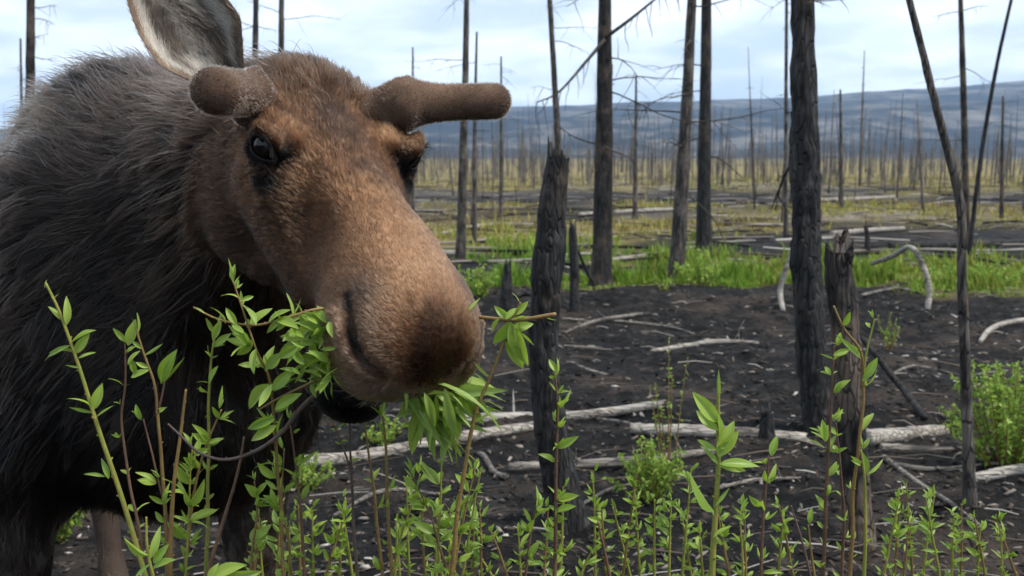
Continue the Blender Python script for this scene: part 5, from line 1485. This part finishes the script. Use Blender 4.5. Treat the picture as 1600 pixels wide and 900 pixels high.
for b, t, k in [((222, 545), (202, 530), 1), ((226, 555), (262, 535), 7), ((252, 600), (258, 555), 6), ((254, 600), (296, 563), 4), ((252, 598), (275, 545), 2), ((215, 515), (204, 495), 7), ((216, 520), (220, 488), 7), ((232, 575), (210, 565), 0)]: leafpx(s3, b, t, 1.58, k)
s3b = stem(w1, [(258, 590), (252, 625), (246, 650)], 1.6, 5, S_BRN, leaves=False)
s4 = stem(w1, [(290, 608), (284, 670), (272, 760), (266, 840), (266, 905)], 1.58, 9, S_YEL, leaves=False, foot=f1)
s4b = stem(w1, [(225, 655), (242, 730), (258, 800), (264, 860)], 1.60, 6, S_BRN, foot=None, spacing=40, L=(0.016, 0.036))
s5 = stem(w1, [(336, 512), (328, 570), (326, 660), (325, 780), (322, 905)], 1.70, 7, S_GREEN, spacing=42, foot=f1, L=(0.012, 0.028))
for b, t, k in [((334, 520), (322, 495), 4), ((336, 540), (360, 520), 6), ((330, 600), (308, 590), 5), ((328, 598), (338, 570), 0)]: leafpx(s5, b, t, 1.69, k)
s7 = stem(w1, [(381, 682), (372, 740), (350, 810), (328, 880), (322, 905)], 1.52, 8, S_BRN, leaves=False, foot=f1)
s7b = stem(w1, [(345, 640), (318, 710), (300, 790), (290, 880)], 1.64, 6, S_YEL, foot=f1, spacing=36, n=(3, 5), L=(0.022, 0.044))
s7c = stem(w1, [(302, 700), (296, 780), (292, 860), (290, 905)], 1.60, 5, S_GREEN, foot=f1, spacing=28, n=(3, 5), L=(0.024, 0.048))
sc = stem(w1, [(262, 662), (284, 682), (310, 706), (352, 718), (400, 704), (440, 676), (468, 640), (500, 610)], 1.52, 8, S_DRK, leaves=False)
# big leaves low in the frame
s8 = stem(w1, [(228, 808), (232, 860), (240, 905)], 1.42, 7, S_GREEN, leaves=False, foot=f1)
for b, t, k in [((234, 868), (190, 842), 2), ((236, 872), (250, 825), 1), ((240, 880), (262, 850), 0), ((238, 890), (275, 872), 2), ((236, 880), (214, 905), 4), ((330, 905), (385, 880), 2), ((325, 905), (340, 880), 6), ((345, 905), (410, 895), 0)]: leafpx(s8, b, t, 1.40, k)
# ---- twig across the moose mouth and its leafy shoot
w2, f2 = willow('leafy willow shoot bitten by the moose, its twig held across the mouth', 438, 1.55)
st = stem(w2, [(304, 480), (345, 500), (400, 508), (450, 496), (505, 482), (570, 490), (640, 492), (720, 493), (800, 500), (868, 491)], [1.50, 1.49, 1.48, 1.47, 1.49, 1.56, 1.58, 1.58, 1.54, 1.52], 7, S_YEL, leaves=False)
for b, t, k in [((320, 490), (304, 476), 7), ((330, 495), (352, 500), 5), ((345, 502), (330, 535), 0), ((352, 505), (340, 470), 3), ((370, 507), (352, 480), 2), ((362, 506), (385, 525), 4), ((400, 508), (380, 470), 0), ((420, 503), (450, 478), 6), ((430, 500), (468, 512), 2), ((440, 498), (412, 522), 1), ((455, 495), (435, 520), 4), ((470, 490), (482, 520), 0), ((475, 488), (510, 505), 6),
                 ((450, 497), (480, 470), 5), ((458, 494), (455, 455), 7), ((440, 500), (432, 488), 5), ((465, 492), (500, 500), 3), ((780, 498), (765, 520), 0), ((790, 499), (808, 478), 6), ((800, 500), (838, 498), 2), ((805, 500), (828, 492), 5), ((835, 496), (868, 486), 7), ((795, 502), (770, 540), 2), ((800, 505), (828, 545), 4), ((798, 503), (824, 578), 0), ((725, 492), (752, 462), 7), ((815, 499), (800, 530), 6), ((850, 493), (868, 505), 7)]:
    leafpx(st, b, t, 1.47 if b[0] < 600 else 1.535, k, dz=LR.normal() * 0.012)
s9 = stem(w2, [(364, 438), (382, 490), (402, 548), (420, 590), (428, 660), (436, 760), (442, 905)], [1.48, 1.48, 1.48, 1.5, 1.52, 1.55, 1.55], 6, S_YEL, spacing=30, n=(3, 5), L=(0.018, 0.040), foot=f2)
for b, t, k in [((366, 445), (355, 412), 7), ((372, 465), (345, 450), 3), ((376, 470), (398, 462), 0), ((395, 530), (370, 560), 0), ((400, 545), (395, 585), 2), ((415, 580), (438, 548), 0), ((420, 600), (385, 640), 2), ((424, 610), (460, 575), 6), ((430, 640), (470, 612), 0), ((428, 650), (385, 672), 2), ((430, 655), (388, 668), 6), ((432, 665), (388, 690), 0), ((425, 600), (405, 640), 4)]:
    leafpx(s9, b, t, 1.47, k, dz=LR.normal() * 0.012)
s10 = stem(w2, [(452, 655), (462, 720), (470, 800), (476, 905)], 1.58, 6, S_BRN, spacing=40, foot=f2, L=(0.014, 0.032))
s10b = stem(w2, [(398, 752), (402, 800), (396, 850), (390, 905)], 1.60, 5, S_YEL, spacing=26, n=(3, 5), foot=f2, L=(0.020, 0.040))
s10c = stem(w2, [(445, 700), (440, 780), (452, 850), (455, 905)], 1.66, 5, S_YEL, spacing=28, n=(3, 5), foot=f2, L=(0.018, 0.038))
# ---- stem rising past the muzzle
w3, f3 = willow('tall ochre willow stem rising past the moose muzzle', 706, 1.56)
s12 = stem(w3, [(812, 472), (800, 500), (782, 545), (764, 592), (745, 640), (728, 720), (715, 800), (704, 905)], 1.545, 8, S_YEL, leaves=False, foot=f3)
for b, t, k in [((800, 500), (770, 478), 0), ((804, 492), (826, 470), 2), ((795, 515), (836, 505), 6), ((788, 530), (824, 548), 2), ((790, 528), (820, 580), 0), ((765, 590), (735, 565), 7), ((760, 600), (742, 580), 5), ((752, 625), (790, 632), 7), ((748, 635), (785, 645), 5), ((740, 660), (772, 640), 7), ((730, 715), (742, 735), 5), ((812, 474), (805, 455), 7)]: leafpx(s12, b, t, 1.545, k)
s12b = stem(w3, [(742, 735), (728, 800), (716, 860), (706, 905)], 1.6, 5, S_YEL, spacing=24, n=(3, 5), L=(0.020, 0.042), foot=f3)
s12c = stem(w3, [(640, 735), (672, 800), (690, 860), (702, 905)], 1.6, 5, S_BRN, spacing=24, n=(3, 5), L=(0.020, 0.042), foot=f3)
s12d = stem(w3, [(688, 690), (690, 780), (686, 850), (690, 905)], 1.62, 5, S_GREEN, spacing=26, n=(3, 5), L=(0.020, 0.046), foot=f3)
# ---- thin stems below the chin
w4, f4 = willow('thin mostly bare willow stems below the moose chin', 575, 1.66)
stem(w4, [(546, 652), (548, 720), (552, 800), (558, 905)], 1.66, 6, S_DRK, spacing=70, n=(1, 3), foot=f4, L=(0.014, 0.034))
stem(w4, [(520, 660), (536, 700), (548, 735)], 1.66, 4, S_BRN, spacing=26, foot=None, n=(1, 3), L=(0.012, 0.030))
stem(w4, [(570, 655), (578, 720), (588, 800), (598, 905)], 1.68, 6, S_YEL, spacing=46, foot=f4, L=(0.014, 0.038))
stem(w4, [(598, 650), (603, 700), (606, 790), (612, 905)], 1.64, 7, S_YEL, spacing=46, foot=f4, n=(2, 3), L=(0.014, 0.034))
stem(w4, [(655, 740), (640, 800), (622, 860), (616, 905)], 1.68, 5, S_GREEN, spacing=24, n=(3, 4), foot=f4, L=(0.018, 0.040))
# ---- leafy spike in front of the jagged stump
w5, f5 = willow('narrow leafy willow spike in front of the tall jagged stump', 870, 1.72)
s14 = stem(w5, [(868, 582), (871, 640), (869, 720), (868, 800), (866, 905)], 1.72, 7, S_BRN, spacing=22, n=(3, 4), L=(0.020, 0.038), foot=f5)
stem(w5, [(880, 760), (878, 820), (874, 905)], 1.74, 6, S_GREEN, spacing=24, n=(3, 4), foot=f5, L=(0.020, 0.036))
stem(w5, [(838, 790), (830, 830), (820, 905)], 1.72, 5, S_BRN, spacing=20, n=(3, 5), foot=f5, L=(0.022, 0.042))
# ---- broad-leaved shoot
w6, f6 = willow('willow shoot with broad pale green leaves near the pointed stump', 1116, 1.38)
s15 = stem(w6, [(1123, 598), (1123, 660), (1121, 740), (1117, 820), (1113, 905)], 1.38, 11, S_GREEN, leaves=False, foot=f6)
for b, t, k in [((1122, 660), (1082, 612), 2), ((1122, 672), (1085, 640), 0), ((1123, 690), (1128, 640), 6), ((1124, 715), (1146, 655), 0), ((1124, 712), (1155, 672), 2), ((1122, 705), (1085, 690), 4), ((1124, 725), (1194, 720), 1), ((1124, 728), (1180, 738), 5), ((1122, 725), (1095, 690), 3), ((1123, 620), (1123, 580), 7), ((1116, 800), (1072, 740), 2), ((1116, 805), (1095, 770), 3), ((1118, 790), (1142, 760), 5), ((1120, 700), (1150, 690), 0), ((1115, 840), (1140, 815), 1), ((1114, 860), (1095, 850), 7)]:
    leafpx(s15, b, t, 1.37, k, dz=LR.normal() * 0.012)
w7, f7 = willow('small brown-stemmed willow shoot right beside the broad-leaved one', 1190, 1.55)
stem(w7, [(1200, 712), (1196, 760), (1191, 830), (1188, 905)], 1.55, 6, S_BRN, spacing=30, n=(2, 4), L=(0.018, 0.040), foot=f7)
stem(w7, [(1155, 800), (1160, 850), (1162, 905)], 1.6, 5, S_GREEN, spacing=20, n=(3, 5), L=(0.018, 0.038), foot=f7)
# ---- tall forked shoots in front of the broken snag
w8, f8 = willow('tall sparse willow with forked tips in front of the broken snag', 1310, 1.66)
stem(w8, [(1303, 478), (1320, 515), (1346, 550), (1350, 600), (1342, 680), (1334, 770), (1328, 905)], 1.66, 7, S_YEL, spacing=58, n=(1, 3), L=(0.014, 0.032), foot=f8, tip=False)
stem(w8, [(1367, 498), (1356, 545), (1350, 590)], 1.66, 5, S_GREEN, spacing=40, n=(1, 2), L=(0.012, 0.020))
stem(w8, [(1304, 540), (1300, 610), (1296, 690), (1290, 780), (1284, 905)], 1.68, 7, S_BRN, spacing=32, n=(2, 4), L=(0.016, 0.034), foot=f8)
stem(w8, [(1306, 660), (1312, 720), (1318, 800), (1316, 905)], 1.70, 6, S_BRN, spacing=34, n=(2, 4), L=(0.014, 0.034), foot=f8)
s17 = stem(w8, [(1345, 702), (1352, 760), (1352, 830), (1350, 905)], 1.64, 7, S_GREEN, spacing=60, n=(1, 2), L=(0.014, 0.034), foot=f8)
for b, t, k in [((1350, 592), (1372, 558), 2), ((1348, 596), (1366, 575), 0), ((1290, 690), (1285, 655), 2), ((1288, 700), (1262, 680), 5), ((1352, 740), (1348, 705), 2), ((1354, 742), (1386, 720), 7), ((1345, 560), (1310, 520), 7), ((1302, 555), (1330, 545), 0), ((1300, 560), (1282, 552), 7)]: leafpx(s17, b, t, 1.65, k)
stem(w8, [(1236, 790), (1252, 840), (1268, 905)], 1.6, 5, S_DRK, leaves=False, foot=f8)
stem(w8, [(1262, 820), (1266, 860), (1272, 905)], 1.66, 5, S_YEL, spacing=22, n=(2, 4), foot=f8, L=(0.014, 0.034))
w8b, f8b = willow('single bare leafless twig beside the leafy willow spike', 955, 1.8)
stem(w8b, [(934, 815), (945, 860), (955, 905)], 1.8, 6, S_BRN, leaves=False, foot=f8b)

# ---- low leafy shoots along the foot of the view
def low_shoots(label, xs, d, seed, hpx=(60, 130)):
    r2 = np.random.default_rng(seed)
    root, ft = willow(label, float(np.mean(xs)), d, 'low leafy willow shoots')
    for x in xs:
        h = r2.uniform(*hpx); lean = r2.normal() * 14
        stem(root, [(x + lean, 900 - h), (x + lean * 0.5, 900 - h * 0.5), (x, 906)], d + r2.normal() * 0.05, 5, S_GREEN if r2.random() < 0.6 else S_YEL, spacing=14, n=(3, 5), L=(0.014, 0.030), foot=(ft[0] * 0.4 + P(x, 900, d).x * 0.6, ft[1]), dull=r2.random() < 0.5)
low_shoots('low leafy willow tuft under the moose foreleg', [395, 410, 432, 452, 470, 490, 508, 530, 552], 1.95, 1, (50, 130))
low_shoots('low leafy willow tuft between the chin stems and the ochre stem', [625, 640, 664, 680, 700, 722, 738, 752], 1.95, 2, (60, 170))
low_shoots('low leafy willow tuft at the jagged stump side of the ochre stem', [772, 795, 815, 850, 905], 2.0, 3, (40, 110))
low_shoots('low leafy willow tuft left of the broad-leaved shoot', [930, 948, 972, 985, 1000, 1022, 1045, 1066], 2.05, 4, (70, 170))
low_shoots('low leafy willow tuft at the foot of the broad-leaved shoot', [1082, 1100, 1140, 1165, 1215, 1240], 2.05, 5, (50, 120))
low_shoots('low leafy willow tuft right of the forked shoots', [1380, 1395, 1412, 1425, 1440, 1468], 2.1, 6, (80, 160))
low_shoots('low leafy willow tuft under the kinked sapling at the frame corner', [1486, 1502, 1526, 1540, 1565, 1590], 2.1, 7, (60, 120))

# ---- bunch of leaves hanging from the mouth
w9 = empty('leaf_bunch', tuple(float(a) for a in P(660, 600, 1.55))); tag(w9, 'bunch of long limp willow leaves hanging from the moose mouth', 'leaves')
for b, t, k in [((628, 596), (700, 712), 0), ((635, 594), (668, 690), 5), ((640, 596), (720, 690), 3), ((655, 596), (690, 735), 5), ((660, 596), (742, 702), 7), ((668, 596), (760, 640), 1), ((672, 594), (786, 632), 5), ((650, 598), (706, 728), 7), ((645, 596), (652, 668), 3), ((676, 594), (720, 640), 0), ((664, 596), (730, 722), 5), ((632, 594), (640, 650), 5), ((680, 592), (742, 612), 7), ((652, 594), (735, 668), 1), ((640, 600), (700, 660), 2), ((628, 600), (690, 690), 7), ((660, 600), (682, 700), 4), ((672, 598), (750, 672), 3), ((648, 596), (676, 640), 6)]:
    leafpx(w9, b, t, 1.55 + LR.normal() * 0.025, k if LR.random() < 0.3 else int(LR.choice([5, 7])), dz=0.01 + LR.normal() * 0.02, dull='pale' if LR.random() < 0.6 else False)
for pix in ([(640, 592), (680, 640), (712, 690), (745, 722)], [(655, 592), (690, 630), (708, 680), (715, 730)], [(665, 592), (715, 615), (760, 638)]):
    pts = smooth_path([np.array(P(x, y, 1.55)) for x, y in pix], 10); mb = MB(); mb.tube(pts, np.linspace(0.0022, 0.001, 10), 6); mb.build('twig', S_GREEN, w9)
w10 = empty('leaf_bunch', tuple(float(a) for a in P(480, 540, 1.5))); tag(w10, 'cluster of small green leaves poking out of the near corner of the moose mouth', 'leaves')
for b, t, k in [((500, 560), (483, 530), 2), ((496, 590), (512, 548), 0), ((520, 585), (568, 606), 2), ((515, 580), (545, 598), 0), ((510, 550), (490, 520), 6), ((505, 540), (478, 512), 4), ((520, 570), (470, 585), 1), ((528, 575), (480, 604), 5), ((508, 520), (462, 500), 0), ((500, 510), (520, 540), 5), ((512, 535), (545, 552), 7), ((520, 560), (500, 595), 3), ((490, 500), (460, 530), 6), ((505, 560), (462, 560), 2), ((515, 590), (470, 612), 7), ((495, 505), (505, 480), 7), ((526, 585), (572, 610), 0), ((498, 545), (515, 500), 5), ((485, 530), (520, 520), 3), ((500, 575), (530, 590), 6), ((510, 505), (486, 480), 2), ((480, 560), (505, 600), 0)]:
    leafpx(w10, b, t, 1.49 + LR.normal() * 0.018, k, dz=LR.normal() * 0.015)
for k in range(56):
    b_ = (LR.uniform(462, 535), LR.uniform(488, 600)); an = LR.uniform(1.7, 4.9); ln = LR.uniform(18, 48)
    leafpx(w10, b_, (b_[0] + math.cos(an) * ln, b_[1] - math.sin(an) * ln * 0.8), 1.485 + LR.normal() * 0.02, dz=LR.normal() * 0.015)
for k in range(70):
    b_ = (LR.uniform(622, 712), LR.uniform(586, 640)); an = LR.uniform(-1.8, 0.1); ln = 25 + 95 * LR.random() ** 1.5
    leafpx(w9, b_, (b_[0] + math.cos(an) * ln, b_[1] - math.sin(an) * ln), 1.56 + LR.normal() * 0.03, int(LR.choice([5, 7, 7, 5, 3])), dz=LR.normal() * 0.035, dull='pale' if LR.random() < 0.5 else False)
pts = smooth_path([np.array(P(x, y, 1.5)) for x, y in [(540, 560), (500, 590), (440, 620), (405, 640)]], 10); mb = MB(); mb.tube(pts, np.linspace(0.0028, 0.0016, 10), 6); mb.build('twig', S_YEL, w10)

# ---- bushes further back: many small leaves, too small to pick apart
M_SMALL = col_mat('bush_leaf', 0.55, 0.4)
def bush(label, px, py_base, d, wpx, hpx, nst, nlf, seed, lsz=0.035, bright=1.0, thin=False):
    r2 = np.random.default_rng(seed)
    g = G(px, py_base, 0.0) if d is None else P(px, py_base, d)
    gx_, gy_ = float(g.x), float(g.y); z0 = zg(gx_, gy_)
    W = wpx / FPX * gy_ / 2; Hh = hpx / FPX * gy_
    root = empty('leafy_bush', (gx_, gy_, z0)); tag(root, label, 'bush', 'small leafy bushes on the burnt ground')
    v, cols = [], []; paths = []
    for k in range(nst):
        a = r2.uniform(0, 6.28); rr = W * r2.random() ** 0.6
        h = Hh * r2.uniform(0.45, 1.05) * (1 - 0.35 * rr / W)
        tipp = np.array([gx_ + math.cos(a) * rr, gy_ + math.sin(a) * rr * 0.8, z0 + h])
        base = np.array([gx_ + math.cos(a) * rr * 0.25, gy_ + math.sin(a) * rr * 0.2, z0 - 0.02])
        pth = smooth_path([base, (base + tipp) / 2 + [0, 0, h * 0.06], tipp], 7); paths.append(pth)
        mb = MB(); mb.tube(pth, np.linspace(0.005, 0.0015, 7), 5); mb.build('stem', S_YEL, root)
    n = nlf
    pi = r2.integers(0, nst, n); tt = r2.uniform(0.15 if not thin else 0.3, 1.02, n)
    A = np.array(paths)
    fi = np.clip(tt * 6, 0, 5.999); ii = fi.astype(int); fr = (fi - ii)[:, None]
    base = A[pi, ii] * (1 - fr) + A[pi, np.minimum(ii + 1, 6)] * fr
    d_ = norm(r2.normal(size=(n, 3)) + np.array([0, 0, 0.8])); L = lsz * r2.uniform(0.6, 1.2, n)[:, None]
    s_ = norm(np.cross(d_, r2.normal(size=(n, 3)))) * L * 0.20
    nrm = np.cross(d_, s_)
    V = np.stack([base, base + d_ * L * 0.45 + s_ + nrm * 0.3, base + d_ * L * 0.9 - np.array([0, 0, 1]) * L * 0.18, base + d_ * L * 0.45 - s_ + nrm * 0.3], 1)
    q = np.arange(n)[:, None] * 4 + np.array([[0, 1, 2, 3]])
    me = mesh_np('foliage', V.reshape(-1, 3), q)
    yl = np.clip(0.45 + 0.3 * r2.normal(size=(n, 1)), 0, 1)
    c = (np.array([[0.170, 0.300, 0.035]]) * (1 - yl) + np.array([[0.350, 0.460, 0.090]]) * yl) * bright
    put_color(me, 'tint', np.repeat(c, 4, 0))
    f_ = obj('foliage', me, M_SMALL, root); f_['kind'] = 'stuff'
    return root
bush('bright green bush low on the black ground left of the pointed stump', 1012, 792, None, 140, 105, 30, 1500, 1)
bush('tall sparse reddish sprigs rising out of the low bright bush', 1045, 745, None, 90, 290, 6, 130, 2, 0.03, thin=True)
bush('large leafy bush spilling in at the frame edge beyond the kinked sapling', 1572, 742, None, 240, 200, 60, 3600, 3, 0.04)
bush('loose leafy bush lower at the frame edge behind the pale log end', 1640, 700, None, 200, 170, 30, 1500, 4, 0.04)
bush('thin upright sprig on the bare mound beyond the broken snag', 1388, 553, None, 40, 85, 9, 160, 5, 0.035, thin=True)
bush('green bush glimpsed under the moose belly between its legs', 88, 852, None, 110, 110, 26, 1300, 6, 0.045)
bush('small green bush in the strip at the foot of the straight black trunk', 1095, 458, None, 90, 60, 24, 700, 7, 0.07)
bush('round green bush in the strip by the hooked white stick', 1555, 452, None, 120, 50, 24, 800, 8, 0.07)
bush('green bush in the strip beyond the hooked white stick', 1478, 446, None, 70, 44, 20, 500, 9, 0.07)
bush('tiny sprig on the black ground behind the pale bowed stick', 1035, 470, None, 40, 34, 8, 90, 10, 0.05)
bush('small green plant at the foot of the thick black trunk', 1318, 470, None, 34, 40, 10, 150, 11, 0.06)
bush('leafy green patch below the moose foreleg by the thick weathered log', 470, 760, None, 110, 60, 18, 500, 12, 0.04)
bush('small green plant behind the stems below the moose chin', 600, 690, None, 80, 50, 14, 300, 13, 0.04)
bush('bright bush in the strip left of the short split stump', 745, 470, None, 80, 60, 24, 700, 14, 0.07)
print('LEAVES', NLEAF[0])
